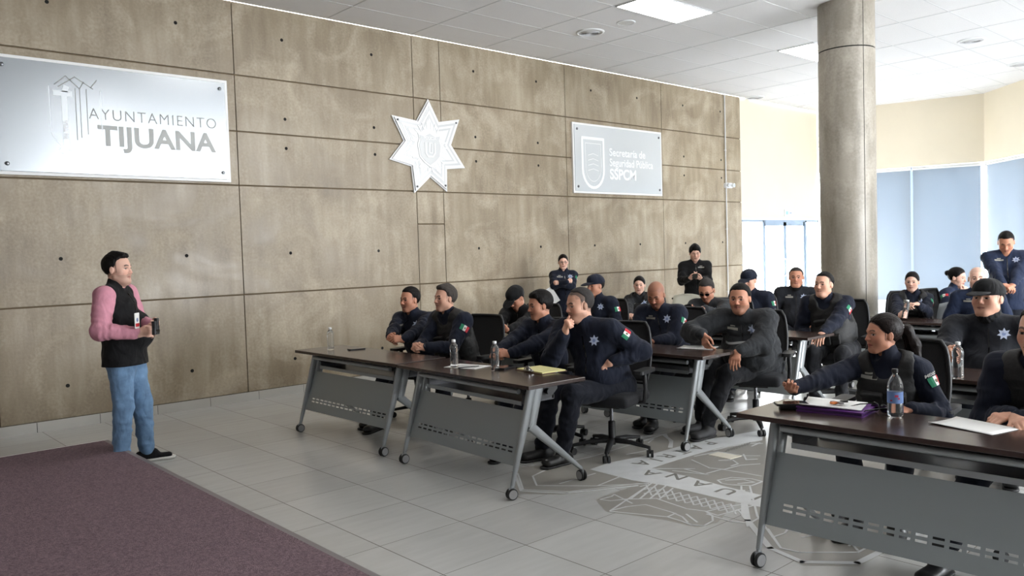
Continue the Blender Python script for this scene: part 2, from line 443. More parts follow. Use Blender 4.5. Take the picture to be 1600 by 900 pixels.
for n, (a, b_) in enumerate(((13.165, 13.985), (13.995, 14.81))):
    mb = MB(); fw = .055
    mb.box((a, .03, 0.01), (a+fw, .08, DT-.05), M['frame']); mb.box((b_-fw, .03, .01), (b_, .08, DT-.05), M['frame'])
    mb.box((a, .03, DT-.13), (b_, .08, DT-.05), M['frame']); mb.box((a, .03, .01), (b_, .08, .16), M['frame'])
    d = mb.build('door_%d' % (n+1)); tag(d, kind='structure')
    mb = MB(); mb.box((a+fw, .052, .16), (b_-fw, .058, DT-.13), M['pane']); mb.build('pane', d)
    hx = b_-.03 if n == 0 else a+.03
    mb = MB(); mb.tube([(hx, .03, .92), (hx, -.03, .94), (hx, -.03, 1.26), (hx, .03, 1.28)], .012, M['white_metal'], 8); mb.build('door_handle', d)
# polygonal end: cream band above, roller blinds in front of tall glazing
blind_m, nt, b = nodes('blind_fabric'); b.inputs['Base Color'].default_value = (*s2l((150, 156, 162)), 1); b.inputs['Roughness'].default_value = .8
tr = nt.nodes.new('ShaderNodeBsdfTranslucent'); tr.inputs[0].default_value = (*s2l((126, 135, 144)), 1)
mx = nt.nodes.new('ShaderNodeMixShader'); mx.inputs[0].default_value = .42
nt.links.new(b.outputs[0], mx.inputs[1]); nt.links.new(tr.outputs[0], mx.inputs[2]); nt.links.new(mx.outputs[0], nt.nodes['Material Output'].inputs[0])
M['blind'] = blind_m
ZT, ZB = 3.12, .30
def local(p, q):
    d = Vector((q[0]-p[0], q[1]-p[1], 0)); L_ = d.length; d.normalize(); n = Vector((-d.y, d.x, 0))   # n points out of the room
    Mx = Matrix(((d.x, n.x, 0, p[0]), (d.y, n.y, 0, p[1]), (0, 0, 1, 0), (0, 0, 0, 1))); return Mx, L_
nw = 2; nb = 0
sides = ['back_right', 'right', 'far_right', 'rear_right']
blind_defs = [[(-.02, .78), (.93, 1.83)+() ] ]
for si in range(1, len(PTS)-1):
    p, q = PTS[si], PTS[si+1]; Mx, LL = local(p, q)
    mb = MB()
    mb.box((0, 0, ZT), (LL, .25, H), M['cream'], Mx); mb.box((0, 0, 0), (LL, .25, ZB-.06), M['sill'], Mx)
    mb.box((0, -.10, ZB-.06), (LL, .25, ZB), M['sill'], Mx)
    nm = sides[si-1]; tag(mb.build('wall_'+nm), kind='structure')
    if si == 1: cuts = [0.0, .62, 1.847, LL]
    else:
        k = max(1, round(LL/1.3)); cuts = [LL*i/k for i in range(k+1)]
    for i in range(len(cuts)-1):
        a, b_ = cuts[i], cuts[i+1]
        mb = MB()
        for x in (a, b_-.05): mb.box((x, .12, ZB), (x+.05, .18, ZT), M['frame'], Mx)
        mb.box((a, .12, ZT-.05), (b_, .18, ZT), M['frame'], Mx); mb.box((a, .12, ZB), (b_, .18, ZB+.05), M['frame'], Mx)
        wd = mb.build('window_%d' % nw); tag(wd, kind='structure'); nw += 1
        mb = MB(); mb.box((a+.05, .147, ZB+.05), (b_-.05, .153, ZT-.05), M['pane'], Mx); mb.build('pane', wd)
        # roller blind
        g0 = .022 if i else .03; g1 = .022 if i < len(cuts)-2 else .06
        o = empty('roller_blind', (0, 0, 0)); vis = si == 1 or (si == 2 and i == 0)
        lab = {(1, 0): 'blue-grey roller blind partly hidden behind the concrete column', (1, 1): 'narrow blue-grey roller blind just right of the concrete column',
               (1, 2): 'wide blue-grey roller blind behind the seated woman with a hair bun', (2, 0): 'blue-grey roller blind behind the standing officer at the right edge'}.get((si, i), 'blue-grey roller blind further along the right side of the room, outside the photo')
        tag(o, lab, 'blind', 'roller blinds over the tall windows')
        mb = MB(); mb.box((a+g0, .03, ZB+.01), (b_-g1, .033, ZT-.03), M['blind'], Mx); mb.build('blind_fabric', o)
        mb = MB(); mb.box((a+g0, .02, ZB+.0), (b_-g1, .043, ZB+.03), M['white_metal'], Mx); mb.build('bottom_bar', o)
        mb = MB(); mb.tube([Mx @ Vector((a+g0, .04, ZT-.045)), Mx @ Vector((b_-g1, .04, ZT-.045))], .03, M['white_metal'], 10)
        mb.box((a+g0-.012, 0.0, ZT-.09), (a+g0, .08, ZT), M['white_metal'], Mx); mb.build('roller', o)
# unseen left and rear walls; the rear one has a band of windows
mb = MB(); mb.box((XL-.2, YB, 0), (XL, .3, H), M['white_wall']); tag(mb.build('wall_right'), kind='structure')
mb = MB(); mb.box((XL, YB-.2, 0), (11.6, YB, .9), M['white_wall']); mb.box((XL, YB-.2, 3.3), (11.6, YB, H), M['white_wall'])
wx = [XL+.2+(17.0/7)*i for i in range(8)]
for x in wx: mb.box((x-.2, YB-.2, .9), (x+.2, YB, 3.3), M['white_wall'])
mb.box((wx[0], YB-.2, .9), (wx[4], YB, 3.3), M['white_wall'])  # added infill shuts the left openings so daylight enters from the right
tag(mb.build('wall_front'), kind='structure')
for i in range(4, 7):
    a, b_ = wx[i]+.2, wx[i+1]-.2; mb = MB()
    for x0, x1 in ((a, a+.05), (b_-.05, b_), ((a+b_)/2-.025, (a+b_)/2+.025)): mb.box((x0, YB-.14, .9), (x1, YB-.08, 3.3), M['frame'])
    mb.box((a, YB-.14, .9), (b_, YB-.08, .95), M['frame']); mb.box((a, YB-.14, 3.25), (b_, YB-.08, 3.3), M['frame'])
    tag(mb.build('window_%d' % nw), kind='structure'); nw += 1
# pale paving outside the entrance
mb = MB(); mb.box((10, .32, -.06), (24, 9, -.02), mat('outside_paving', (205, 205, 200), .8)); tag(mb.build('trim_1'), kind='structure')
# round column
CX, CY, RC = 8.05, -4.16, .325
mb = MB()
mb.lathe([(RC, 0), (RC, 3.90)], M['column'], (CX, CY, 0), 64); mb.lathe([(RC-.006, 3.90), (RC-.006, 3.915)], M['dark'], (CX, CY, 0), 64)
mb.lathe([(RC, 3.915), (RC, H)], M['column'], (CX, CY, 0), 64)
ang = math.radians(209)
for z0, z1 in ((.0, 3.9), (3.915, H)): 
    mb.box((RC-.002, -.003, z0), (RC+.0015, .003, z1), M['dark'], Matrix.Translation((CX, CY, 0)) @ Matrix.Rotation(ang+.55, 4, 'Z'))
tag(mb.build('column'), 'round bare concrete column standing between the seated officers and the blinds', 'column')
# stage
SX, SY, SZ = .187, -1.594, .14
M['carpet'] = mat('heather_carpet', (126, 107, 113), .95, noise=.34, nscale=75, bump=.7, bscale=140, spec=.15)
M['nosing'] = mat('stage_nosing', (128, 122, 122), .5)
st = empty('stage', (0, 0, 0)); tag(st, 'low stage covered with purple grey carpet at the lower left', 'stage')
mb = MB(); mb.box((XL+.01, YB+.01, 0), (SX-.012, SY-.012, SZ-.01), mat('stage_side', (70, 62, 64), .8)); mb.build('platform', st)
mb = MB(); mb.box((XL+.01, YB+.01, SZ-.01), (SX-.035, SY-.008, SZ+.001), M['carpet']); mb.build('carpet', st)
mb = MB(); mb.box((SX-.035, YB+.01, SZ-.03), (SX, SY, SZ), M['nosing']); mb.box((XL+.01, SY-.008, SZ-.03), (SX, SY+.004, SZ+.001), M['white_metal']); mb.build('edge_trim', st)
# ceiling fittings
M['lamp'] = mat('lamp_diffuser', (255, 255, 255), .5, emit=(255, 252, 246), estr=LAMP)
def panel(i, j, vis):
    x0, x1 = xs[0]+1.2276*i+.02, xs[0]+1.2276*(i+1)-.02; y1, y0 = -.6045*j-.02, -.6045*(j+1)+.02
    lab = {0: 'recessed ceiling light panel nearest the concrete wall, left of the column', 1: 'recessed ceiling light panel partly hidden by the concrete column'}.get(vis, 'recessed ceiling light panel outside the photo')
    o = empty('ceiling_light', ((x0+x1)/2, (y0+y1)/2, H)); tag(o, lab, 'ceiling light', 'recessed ceiling light panels')
    hx, hy = (x1-x0)/2, (y1-y0)/2
    mb = MB(); mb.box((-hx+.012, -hy+.012, -.010), (hx-.012, hy-.012, -.004), M['lamp']); mb.build('diffuser', o)
    mb = MB()
    for lo, hi in (((-hx, -hy, -.014), (-hx+.014, hy, 0)), ((hx-.014, -hy, -.014), (hx, hy, 0)), ((-hx, -hy, -.014), (hx, -hy+.014, 0)), ((-hx, hy-.014, -.014), (hx, hy, 0))): mb.box(lo, hi, M['white_metal'])
    mb.build('frame', o)
i0 = 7   # xs[7] = 3.308
for (i, j, v) in ((9, 4, 0), (12, 4, 1), (6, 4, 9), (9, 12, 9), (12, 12, 9), (6, 12, 9), (9, 20, 9), (12, 20, 9)): panel(i, j, v)
def diffuser(u, v, lab):
    P = onz(u, v, H); o = empty('ceiling_air_vent', P); tag(o, lab, 'vent', 'round ceiling air vents')
    mb = MB(); mb.lathe([(.19, -.001), (.185, -.014), (.15, -.018), (.15, -.004)], M['white_metal'], n=32); mb.build('outer_ring', o)
    mb = MB(); mb.lathe([(.148, -.003), (.001, -.003)], M['dark'], n=32); mb.build('throat', o)
    for r in (.125, .095, .065, .035):
        mb = MB(); mb.lathe([(r, -.004), (r-.012, -.022), (r-.016, -.020), (r-.006, -.004)], M['tbar'], n=28); mb.build('cone_ring', o)
diffuser(922, 50, 'round ceiling air vent nearest the big light panel above the concrete wall')
diffuser(1179, 152, 'round ceiling air vent just above where the cream wall begins')
diffuser(1518, 63, 'round ceiling air vent right of the column, in the open ceiling')
diffuser(1594, 100, 'round ceiling air vent cut by the right edge of the photo')
P = onz(978, 35, H); o = empty('ceiling_speaker', P); tag(o, 'flat round white ceiling speaker between the vent and the light panel', 'speaker')
mb = MB(); mb.lathe([(.12, -.001), (.118, -.008), (.105, -.012), (.103, -.008)], M['white_metal'], n=32); mb.build('rim', o)
mb = MB(); mb.lathe([(.103, -.009), (.001, -.011)], mat('speaker_mesh', (205, 204, 202), .7, bump=.5, bscale=400), n=32); mb.build('grille', o)
# conduit, emergency light
cd = MB(); cd.tube([(11.76, -.016, .1), (11.76, -.016, 2.70)], .011, M['white_metal'], 8); cd.tube([(11.76, -.016, 2.78), (11.76, -.016, H)], .011, M['white_metal'], 8)
for z in (.7, 1.9, 3.4): cd.box((11.74, -.022, z), (11.78, 0, z+.02), M['white_metal'])
tag(cd.build('conduit'), 'thin white electrical conduit running up the right end of the concrete wall', 'conduit')
o = empty('emergency_light', (11.82, 0, 2.74)); tag(o, 'small white emergency light on the conduit at the end of the concrete wall', 'emergency light')
mb = MB(); mb.rbox((-.12, -.05, -.05), (.12, 0, .05), M['white_metal'], .04, 5, axis=1); mb.build('housing', o)
for s in (-1, 1):
    mb = MB(); mb.lathe([(.02, 0), (.038, -.03), (.04, -.055), (.03, -.06)], M['white_metal'], (s*.08, -.05, .0), 14, axis='y'); h_ = mb.build('lamp_head', o)
    mb = MB(); mb.lathe([(.03, -.112), (.001, -.113)], mat('lens', (190, 196, 200), .15), (s*.08, 0, 0), 14, axis='y'); mb.build('lens', h_)
o = empty('exit_sign', (14.1, .02, 2.24)); tag(o, 'small pale exit sign above the glazed double door', 'sign')
mb = MB(); mb.box((-.16, -.02, -.07), (.16, 0, .07), mat('sign_white', (228, 232, 232), .4)); mb.build('plate', o)
mb = MB(); mb.box((-.12, -.0215, -.035), (-.02, -.02, .035), mat('sign_blue', (150, 185, 200), .5)); mb.box((.03, -.0215, -.015), (.12, -.02, .015), M['frame']); mb.build('symbol', o)
# ------------------------------------------------------------ wall plates
def text_mesh(name, s, size, m, parent, loc, rot=(PI/2, 0, 0), bold=0.0, ext=.001, align='LEFT', space=1.0, xs_=1.0):
    cu = bpy.data.curves.new(name, 'FONT'); cu.body = s; cu.size = size; cu.extrude = ext; cu.offset = bold; cu.align_x = align; cu.space_character = space
    t = bpy.data.objects.new(name, cu); me = bpy.data.meshes.new_from_object(t); bpy.data.objects.remove(t); bpy.data.curves.remove(cu)
    me.name = name; me.materials.clear(); me.materials.append(m)
    o = link(name, me, parent); o.location = loc; o.rotation_euler = rot; o.scale = (xs_, 1, 1); return o
M['plate'] = mat('brushed_plate', (176, 181, 186), .22, metal=.75, noise=.015, nscale=3, stretch=(1, 1, 60))
M['plate_lit'] = mat('lit_brushed_plate', (206, 211, 215), .3, metal=.35)  # brushed plate copy, base lightened to paint in its grazing reflection
M['plate_side'] = mat('plate_edge', (240, 240, 240), .4)
M['etch'] = mat('etched_grey', (182, 184, 182), .6)
M['etch_dark'] = mat('etched_letter', (156, 158, 155), .6)
M['etch_white'] = mat('frosted_white', (238, 240, 242), .6)
M['etch_pale'] = mat('frosted_pale', (214, 219, 223), .35, metal=.3)
M['screw'] = mat('screw_steel', (120, 122, 126), .35, metal=.8)
def plate(name, x0, x1, z0, z1, lab):
    o = empty(name, (x0, -.045, z0)); tag(o, lab, 'sign'); w, h = x1-x0, z1-z0
    mb = MB(); mb.box((0, .012, 0), (w, .0434, h), M['plate_side']); mb.build('backing_board', o)
    mb = MB(); mb.box((.03, 0, .03), (w-.03, .011, h-.03), M['plate_lit' if x0 > 5 else 'plate']); mb.build('face', o, bevel=.003)
    for x in (.09, w-.09):
        for z in (.1, h-.1):
            mb = MB(); mb.lathe([(.02, 0), (.019, -.010), (.012, -.014), (.001, -.014)], M['screw'], (x, 0, z), 14, axis='y'); mb.build('screw', o)
    return o, w, h
def shield(pts_w, pts_h, cx, cz, n=14):
    """U shaped crest outline"""
    w, h = pts_w/2, pts_h; pts = [(cx-w, cz+h*.5), (cx-w, cz-h*.12)]
    for i in range(1, n):
        a = PI+PI*i/n; pts.append((cx+w*math.cos(a), cz-h*.12+h*.38*math.sin(a)))
    return pts+[(cx+w, cz-h*.12), (cx+w, cz+h*.5)]
RC_ = [0]
def ribbon(mb, pts, wd, m, y0, y1, closed=False):
    """flat strip following a polyline in the x-z plane"""
    n = len(pts); P = [Vector((p[0], p[1])) for p in pts]
    rng_ = range(n if closed else n-1)
    for i in rng_:
        RC_[0] += 1; y0 -= .00006; a, b2 = P[i], P[(i+1) % n]; d = (b2-a)
        if d.length < 1e-6: continue
        d.normalize(); nn = Vector((-d.y, d.x))*wd/2; a2 = a-d*wd*.3; b3 = b2+d*wd*.3
        mb.prism([(a2+nn)[:], (a2-nn)[:], (b3-nn)[:], (b3+nn)[:]], y0, y1, m, axis=1)
o, w, h = plate('city_council_plate', -.22, 2.015, 2.46, 3.575, 'large brushed metal plate reading AYUNTAMIENTO TIJUANA on the left part of the concrete wall')
# letters sit on the face
text_mesh('lettering', 'AYUNTAMIENTO', .158, M['etch_dark'], o, (w-1.425, -.001, .575), bold=-.0022, space=1.18, xs_=.93)
text_mesh('lettering', 'TIJUANA', .275, M['etch'], o, (w-1.345, -.001, .325), bold=.008, space=1.02, xs_=1.07)
mb = MB()
ribbon(mb, [(.62, .86), (.60, .80), (.60, .30), (.56, .24)], .05, M['etch_pale'], -.002, 0)
ribbon(mb, [(.52, .80), (.66, .80)], .05, M['etch_pale'], -.002, 0)
for k, (a, c) in enumerate((((.52, .88), (.62, .97)), ((.62, .97), (.74, .86)), ((.74, .86), (.78, .93)), ((.55, .86), (.70, .97)), ((.70, .97), (.86, .87)), ((.84, .88), (.90, .96)))): ribbon(mb, [a, c], .008, M['etch_dark'], -.002, 0)
for x in (.70, .74, .80): ribbon(mb, [(x, .86), (x, .36+(x-.7)*.6)], .006, M['etch_dark'], -.002, 0)
ribbon(mb, shield(.46, .62, .70, .55), .008, M['etch_pale'], -.0015, 0)
mb.build('crest', o)
t = text_mesh('motto', 'PATRIA', .055, M['etch_white'], o, (.622, -.004, .36), rot=(PI/2, -PI/2, 0), bold=.002)
o, w, h = plate('secretariat_plate', 7.525, 9.76, 2.49, 3.59, 'brushed metal plate reading SSPCM between the star and the room corner')
cx0 = .84
text_mesh('lettering', 'Secretaría de', .175, M['etch_white'], o, (cx0, -.001, .62), bold=.003)
text_mesh('lettering', 'Seguridad Pública', .175, M['etch_white'], o, (cx0, -.001, .455), bold=.003, xs_=.92)
text_mesh('lettering', 'SSPCM', .235, M['etch_white'], o, (cx0, -.001, .245), bold=.007)
mb = MB(); ribbon(mb, shield(.50, .78, .45, .48), .045, M['etch_white'], -.002, 0, True); ribbon(mb, shield(.36, .6, .45, .49), .01, M['etch_white'], -.002, 0, True)
for z in (.36, .44, .52, .60): ribbon(mb, [(.33, z), (.45, z+.03), (.57, z)], .01, M['etch_white'], -.002, 0)
for a in range(9):
    t = PI+PI*(a+.5)/9; x, z = .45+.215*math.cos(t), .385+.25*math.sin(t); mb.box((x-.008, -.0035, z-.012), (x+.008, -.002, z+.012), M['etch_pale'])
mb.build('crest', o)
# seven pointed star
SC = V(4.745, 3.02)
tips = [V(4.767, 3.66), V(5.289, 3.434), V(5.362, 2.772), V(5.036, 2.436), V(4.494, 2.405), V(4.123, 2.829), V(4.178, 3.396)]
def star(s, inner=.53):
    out = []; n = 7
    for i in range(n):
        a, b2 = tips[i]-SC, tips[(i+1) % n]-SC; out.append(tuple(a*s)); out.append(tuple((a+b2)/2*inner/.80*s))
    return out
o = empty('star_emblem', (SC[0], -.05, SC[1])); tag(o, 'large silver white seven pointed star emblem with a shield on the concrete wall', 'emblem')
M['star_a'] = mat('star_white', (232, 233, 234), .35, metal=.15); M['star_b'] = mat('star_grey', (204, 206, 208), .3, metal=.45)
mb = MB(); mb.prism(star(1.0), .025, .0484, M['star_a'], axis=1); mb.build('backing_plate', o, bevel=.003)
mb = MB(); mb.prism(star(.95), .006, .012, M['star_a'], axis=1); mb.build('front_plate', o, bevel=.002)
for k, (s, m_) in enumerate(((.86, 'star_b'), (.77, 'star_a'), (.68, 'star_b'), (.60, 'star_a'))):
    mb = MB(); mb.prism(star(s), .004-.002*k, .0061-.002*k, M[m_], axis=1); mb.build('raised_band', o)
for i in (1, 3, 4, 6):
    t = (tips[i]-SC)*.86; mb = MB(); mb.lathe([(.014, .006), (.013, -.006), (.001, -.008)], M['screw'], (t[0], 0, t[1]), 12, axis='y'); mb.build('screw', o)
sh = [(-.19, .17), (-.1, .15), (0, .2), (.1, .15), (.19, .17), (.17, .10), (.2, .02), (.17, -.14), (.1, -.21), (0, -.27), (-.1, -.21), (-.17, -.14), (-.2, .02), (-.17, .10)]
mb = MB(); mb.prism(sh, -.012, -.002, M['star_a'], axis=1); mb.prism([(x*.88, z*.88) for x, z in sh], -.016, -.012, M['star_b'], axis=1)
for k in range(26):
    a = 2*PI*k/26; c, s = math.cos(a), math.sin(a); ribbon(mb, [(c*.22, s*.24), (c*.31, s*.33)], .016, M['star_a'], -.006, -.003)
sd = mb.build('shield', o)
text_mesh('lettering', 'POLICIA', .055, M['star_a'], o, (0, -.0165, .095), align='CENTER', bold=.002)
mb = MB(); ribbon(mb, [(-.075, .05), (-.075, -.08), (-.04, -.13), (.04, -.13), (.075, -.08), (.075, .05)], .022, M['star_a'], -.021, -.016); ribbon(mb, [(-.02, .05), (-.02, -.08), (.03, -.08), (.03, .05), (-.02, .05)], .012, M['star_a'], -.021, -.016); mb.build('monogram', sd)
# ============================================================ FURNITURE
M['wenge'] = mat('dark_laminate', (58, 45, 41), .2, noise=.10, nscale=5, stretch=(8, 1, 8), spec=.5)
M['wenge_edge'] = mat('dark_edge', (50, 42, 37), .45)
M['steel'] = mat('grey_powder_coat', (150, 154, 156), .38, metal=.35)
M['panel'] = mat('modesty_panel_grey', (150, 157, 159), .42, metal=.35)
M['shelf'] = mat('shelf_metal', (70, 70, 72), .35, metal=.5)
M['wheel'] = mat('wheel_rubber', (30, 30, 31), .6)
M['hub'] = mat('wheel_hub', (150, 150, 150), .45)
def caster(mb_list, parent, x, y, a=0.0, r=.037):
    c_ = MB(); Rm = Matrix.Translation((x, y, 0)) @ Matrix.Rotation(a, 4, 'Z')
    for s in (-1, 1):
        prof = [(r*.80, s*.022), (r, s*.018), (r, s*.008), (r*.8, s*.006)]
        vs = MB(); n = 20
        for k, (rr, yy) in enumerate(prof): pass
        pts = [(rr, yy) for rr, yy in prof]
        vv = []; 
        for rr, yy in pts:
            for k in range(n):
                w = 2*PI*k/n; vv.append(tuple(Rm @ Vector((rr*math.cos(w), yy, r+rr*math.sin(w)))))
        ff = [(i*n+k, i*n+(k+1) % n, (i+1)*n+(k+1) % n, (i+1)*n+k) for i in range(3) for k in range(n)]
        c_.add(vv, ff, M['wheel'], True); c_.add(vv[:n], [tuple(range(n))], M['hub']); c_.add(vv[-n:], [tuple(range(n))], M['wheel'])
    c_.tube([Rm @ Vector((0, 0, r)), Rm @ Vector((.0, 0, r*2.1)), Rm @ Vector((-.0, 0, r*2.5))], .009, M['steel'], 8)
    c_.box((-.02, -.005, r*.9), (.02, .005, r*2.1), M['steel'], Rm)
    return c_.build('caster', parent)
def leg_mesh(y, s, parent):
    """inverted Y end frame: front strut, head block and back strut"""
    mb = MB()
    def bar(p, q, w0, w1, t0, t1, m=M['steel']):
        p, q = Vector(p), Vector(q); d = (q-p).normalized(); n = Vector((d.z, 0, -d.x)); vs = []
        for c, w, t in ((p, w0, t0), (q, w1, t1)):
            for k in range(12):
                a = 2*PI*k/12; e = .55
                cx_ = math.copysign(abs(math.cos(a))**e, math.cos(a)); sy_ = math.copysign(abs(math.sin(a))**e, math.sin(a))
                vs.append(c+n*cx_*w+Vector((0, 1, 0))*sy_*t)
        mb.add(vs, [(k, (k+1) % 12, 12+(k+1) % 12, 12+k) for k in range(12)], m, True)
        mb.add(vs[:12], [tuple(reversed(range(12)))], m); mb.add(vs[12:], [tuple(range(12))], m)
    bar((-.045, y, .085), (.052, y, .40), .012, .026, .012, .017)
    bar((.052, y, .40), (.145, y, .705), .026, .032, .017, .019)
    bar((.125, y+s*.006, .44), (.200, y+s*.006, .705), .036, .042, .024, .026)
    bar((.115, y, .455), (.57, y, .085), .034, .013, .018, .012)
    mb.tube([(.14, y, .69), (.14, y, .712)], .03, M['steel'], 10)
    return mb.build('leg', parent)
def table(x, y, rz, label, W=1.585, group='folding training tables'):
    o = empty('training_table', (x, y, 0), rz); tag(o, label, 'table', group)
    mb = MB(); mb.box((0, -W, .716), (.50, 0, .741), M['wenge']); mb.build('tabletop', o, bevel=.003)
    ya, yb = -.14, -W+.14
    for y_, s in ((ya, -1), (yb, 1)):
        lg = leg_mesh(y_, s, o)
        caster([], lg, -.05, y_, random.uniform(-.25, .25)); caster([], lg, .575, y_, random.uniform(1.2, 1.8))
    # modesty panel with two rows of slots, hanging along the front struts
    mb = MB(); zt, zb = .545, .205; xt, xb = .118, -.004
    def pan(y0, y1, z0, z1):
        def X(z): return xb+(xt-xb)*(z-zb)/(zt-zb)
        vs = [(X(z)+dx, y_, z) for dx in (0, .003) for y_ in (y0, y1) for z in (z0, z1)]
        mb.add(vs, [(0, 1, 3, 2), (4, 6, 7, 5), (0, 4, 5, 1), (2, 3, 7, 6), (0, 2, 6, 4), (1, 5, 7, 3)], M['panel'])
    a, c = yb+.015, ya-.015; zr = [(.279, .290), (.304, .315)]
    pan(a, c, .315, zt); pan(a, c, .290, .304); pan(a, c, zb, .279)
    n = 17; m0 = .06; pitch = (c-a-2*m0)/n
    for z0, z1 in zr:
        pan(a, a+m0, z0, z1); pan(c-m0, c, z0, z1)
        for k in range(n): pan(a+m0+pitch*(k+.72), a+m0+pitch*(k+1), z0, z1)
    mb.build('modesty_panel', o, fix=False)
    mb = MB(); mb.tube([(.085, yb+.06, .675), (.085, ya-.06, .675)], .017, M['steel'], 10); mb.tube([(.30, yb, .655), (.30, ya, .655)], .02, M['black_plastic'], 8); mb.build('beam', o)
    mb = MB(); mb.box((.13, yb+.09, .578), (.42, ya-.09, .584), M['shelf']); mb.box((.127, yb+.09, .572), (.133, ya-.09, .600), M['steel']); mb.box((.417, yb+.09, .578), (.423, ya-.09, .61), M['shelf'])
    for y_ in (yb+.09, ya-.09): mb.box((.14, y_-.003, .584), (.40, y_+.003, .66), M['shelf'])
    mb.build('book_shelf', o)
    for y_, s in ((ya, -1), (yb, 1)):
        mb = MB(); pts = [(.11, .712), (.40, .712), (.40, .66), (.34, .61), (.24, .60), (.16, .63), (.11, .68)]
        mb.prism(pts, min(y_+s*.03, y_+s*.085), max(y_+s*.03, y_+s*.085), M['black_plastic'], axis=1); mb.build('folding_mechanism', o)
    return o
def tab2(p_front_left, p_front_right, label):
    a, b = p_front_left, p_front_right; d = b-a; rz = math.atan2(d[1], d[0])+PI/2
    return table(a[0], a[1], rz, label, W=float(np.hypot(d[0], d[1])))
T = .741
t1 = tab2(onz(460.5, 547, T), onz(618, 569, T), 'training table nearest the presenter, at the wall end of the front row')
t2 = tab2(onz(620, 570, T), onz(826, 604, T), 'training table with the yellow pad, right end of the left front row')
tR = tab2(onz(1150, 645, T), onz(1150, 645, T)+V(.03, -1.6, 0), 'training table in the right foreground with the purple folder on it')
e3 = onz(1098, 558, T); t3 = tab2(e3+V(-.02, 1.6, 0), e3, 'training table in front of the officer in the grey quilted jacket, second row')
t3b = tab2(e3+V(-.04, 3.22, 0), e3+V(-.02, 1.62, 0), 'training table mostly hidden behind the first row officers, second row wall side')
e4 = onz(1262, 528, T); t4 = tab2(e4+V(0, 1.6, 0), e4, 'training table in front of the officers beside the column, third row')
t4b = tab2(e4+V(0, 3.22, 0), e4+V(0, 1.62, 0), 'training table behind the bald officer, third row wall side')
eV = V(3.46, -6.45, 0); tV = tab2(eV, eV+V(.02, -1.6, 0), 'training table with the clear bottle behind the ponytailed officer')
tabs = [t1, t2, tR, t3, t3b, t4, t4b, tV]
# task chair
M['chair_black'] = mat('chair_black', (24, 24, 26), .5)
M['mesh'] = mat('chair_mesh', (34, 34, 36), .8, bump=.4, bscale=300)
M['cushion'] = mat('chair_cushion', (28, 29, 33), .9, bump=.3, bscale=200)
M['chrome'] = mat('gas_lift', (120, 120, 124), .2, metal=.9)
def make_chair():
    o = empty('task_chair')
    F = Field((-.26, -.27, .38), (.28, .27, .52), .011); F.add(rbx((.01, 0, .445), (.235, .24, .045), .035)); F.add(ell((.03, 0, .50), (.2, .2, .03)), .02)
    v, q = F.mesh(); np_mesh('seat', v, q, [M['cushion']], parent=o)
    mb = MB(); n = 12; rows = []
    for i in range(n+1):
        t = i/n; z = .53+.47*t; x = -.235-.03*math.sin(PI*t)-.075*t*t; w = .215+.02*math.sin(PI*min(1, t*1.1))-(.03 if t > .9 else 0)*(t-.9)*10
        rows.append([(x+.035*(abs(u)**2), w*u, z) for u in np.linspace(-1, 1, 9)])
    vs = [p for r_ in rows for p in r_]; fs = [(i*9+k, i*9+k+1, (i+1)*9+k+1, (i+1)*9+k) for i in range(n) for k in range(8)]
    mb.add(vs, fs, M['mesh'], True); bk = mb.build('backrest', o, fix=False); s_ = bk.modifiers.new('s', 'SOLIDIFY'); s_.thickness = .012
    mb = MB(); loop = [r_[0] for r_ in rows]+rows[-1][1:-1]+[r_[-1] for r_ in reversed(rows)]+rows[0][::-1][1:-1]
    mb.tube([Vector(p) for p in loop]+[Vector(loop[0])], .013, M['chair_black'], 8); mb.tube([(-.15, 0, .40), (-.27, 0, .42), (-.285, 0, .60), (-.30, 0, .72)], .022, M['chair_black'], 8)
    mb.build('back_frame', o)
    for s in (-1, 1):
        mb = MB(); mb.tube([(0, s*.2, .41), (0, s*.275, .42), (-.01, s*.285, .52), (-.005, s*.28, .645)], [.018, .02, .022, .022], M['chair_black'], 8, flat=.8)
        mb.rbox((-.13, s*.28-.045, .645), (.13, s*.28+.045, .672), M['chair_black'], .03, 4); mb.build('armrest', o)
    mb = MB(); mb.box((-.12, -.12, .375), (.12, .12, .405), M['chair_black']); mb.lathe([(.014, .24), (.014, .38)], M['chrome'], n=12); mb.lathe([(.028, .07), (.028, .25), (.02, .255)], M['chair_black'], n=14); mb.build('gas_lift', o)
    for k in range(5):
        a = 2*PI*k/5+.3; c, s = math.cos(a), math.sin(a)
        mb = MB(); mb.tube([(0, 0, .105), (.16*c, .16*s, .10), (.31*c, .31*s, .075)], [.032, .025, .017], M['chair_black'], 8, flat=.75); arm = mb.build('base_arm', o)
        cm = MB(); R_ = Matrix.Translation((.315*c, .315*s, .028)) @ Matrix.Rotation(a*2.3, 4, 'Z')
        for y_ in (-.016, .016):
            n2 = 16; vv = [tuple(R_ @ Vector((.028*math.cos(2*PI*j/n2), y_+dy, .028*math.sin(2*PI*j/n2)))) for dy in (-.009, .009) for j in range(n2)]
            cm.add(vv, [(j, (j+1) % n2, n2+(j+1) % n2, n2+j) for j in range(n2)], M['wheel'], True); cm.add(vv[:n2], [tuple(range(n2))], M['wheel']); cm.add(vv[n2:], [tuple(range(n2))], M['wheel'])
        cm.tube([(.315*c, .315*s, .03), (.31*c, .31*s, .085)], .01, M['chair_black'], 6); cm.build('caster', arm)
    return o
chair0 = make_chair(); used_chair = []
def chair(x, y, a, label):
    """a: direction the sitter faces, degrees"""
    o = chair0 if not used_chair else copy_tree(chair0)
    used_chair.append(o); o.location = (x, y, 0); o.rotation_euler = (0, 0, math.radians(a)); tag(o, label, 'chair', 'black task chairs'); return o
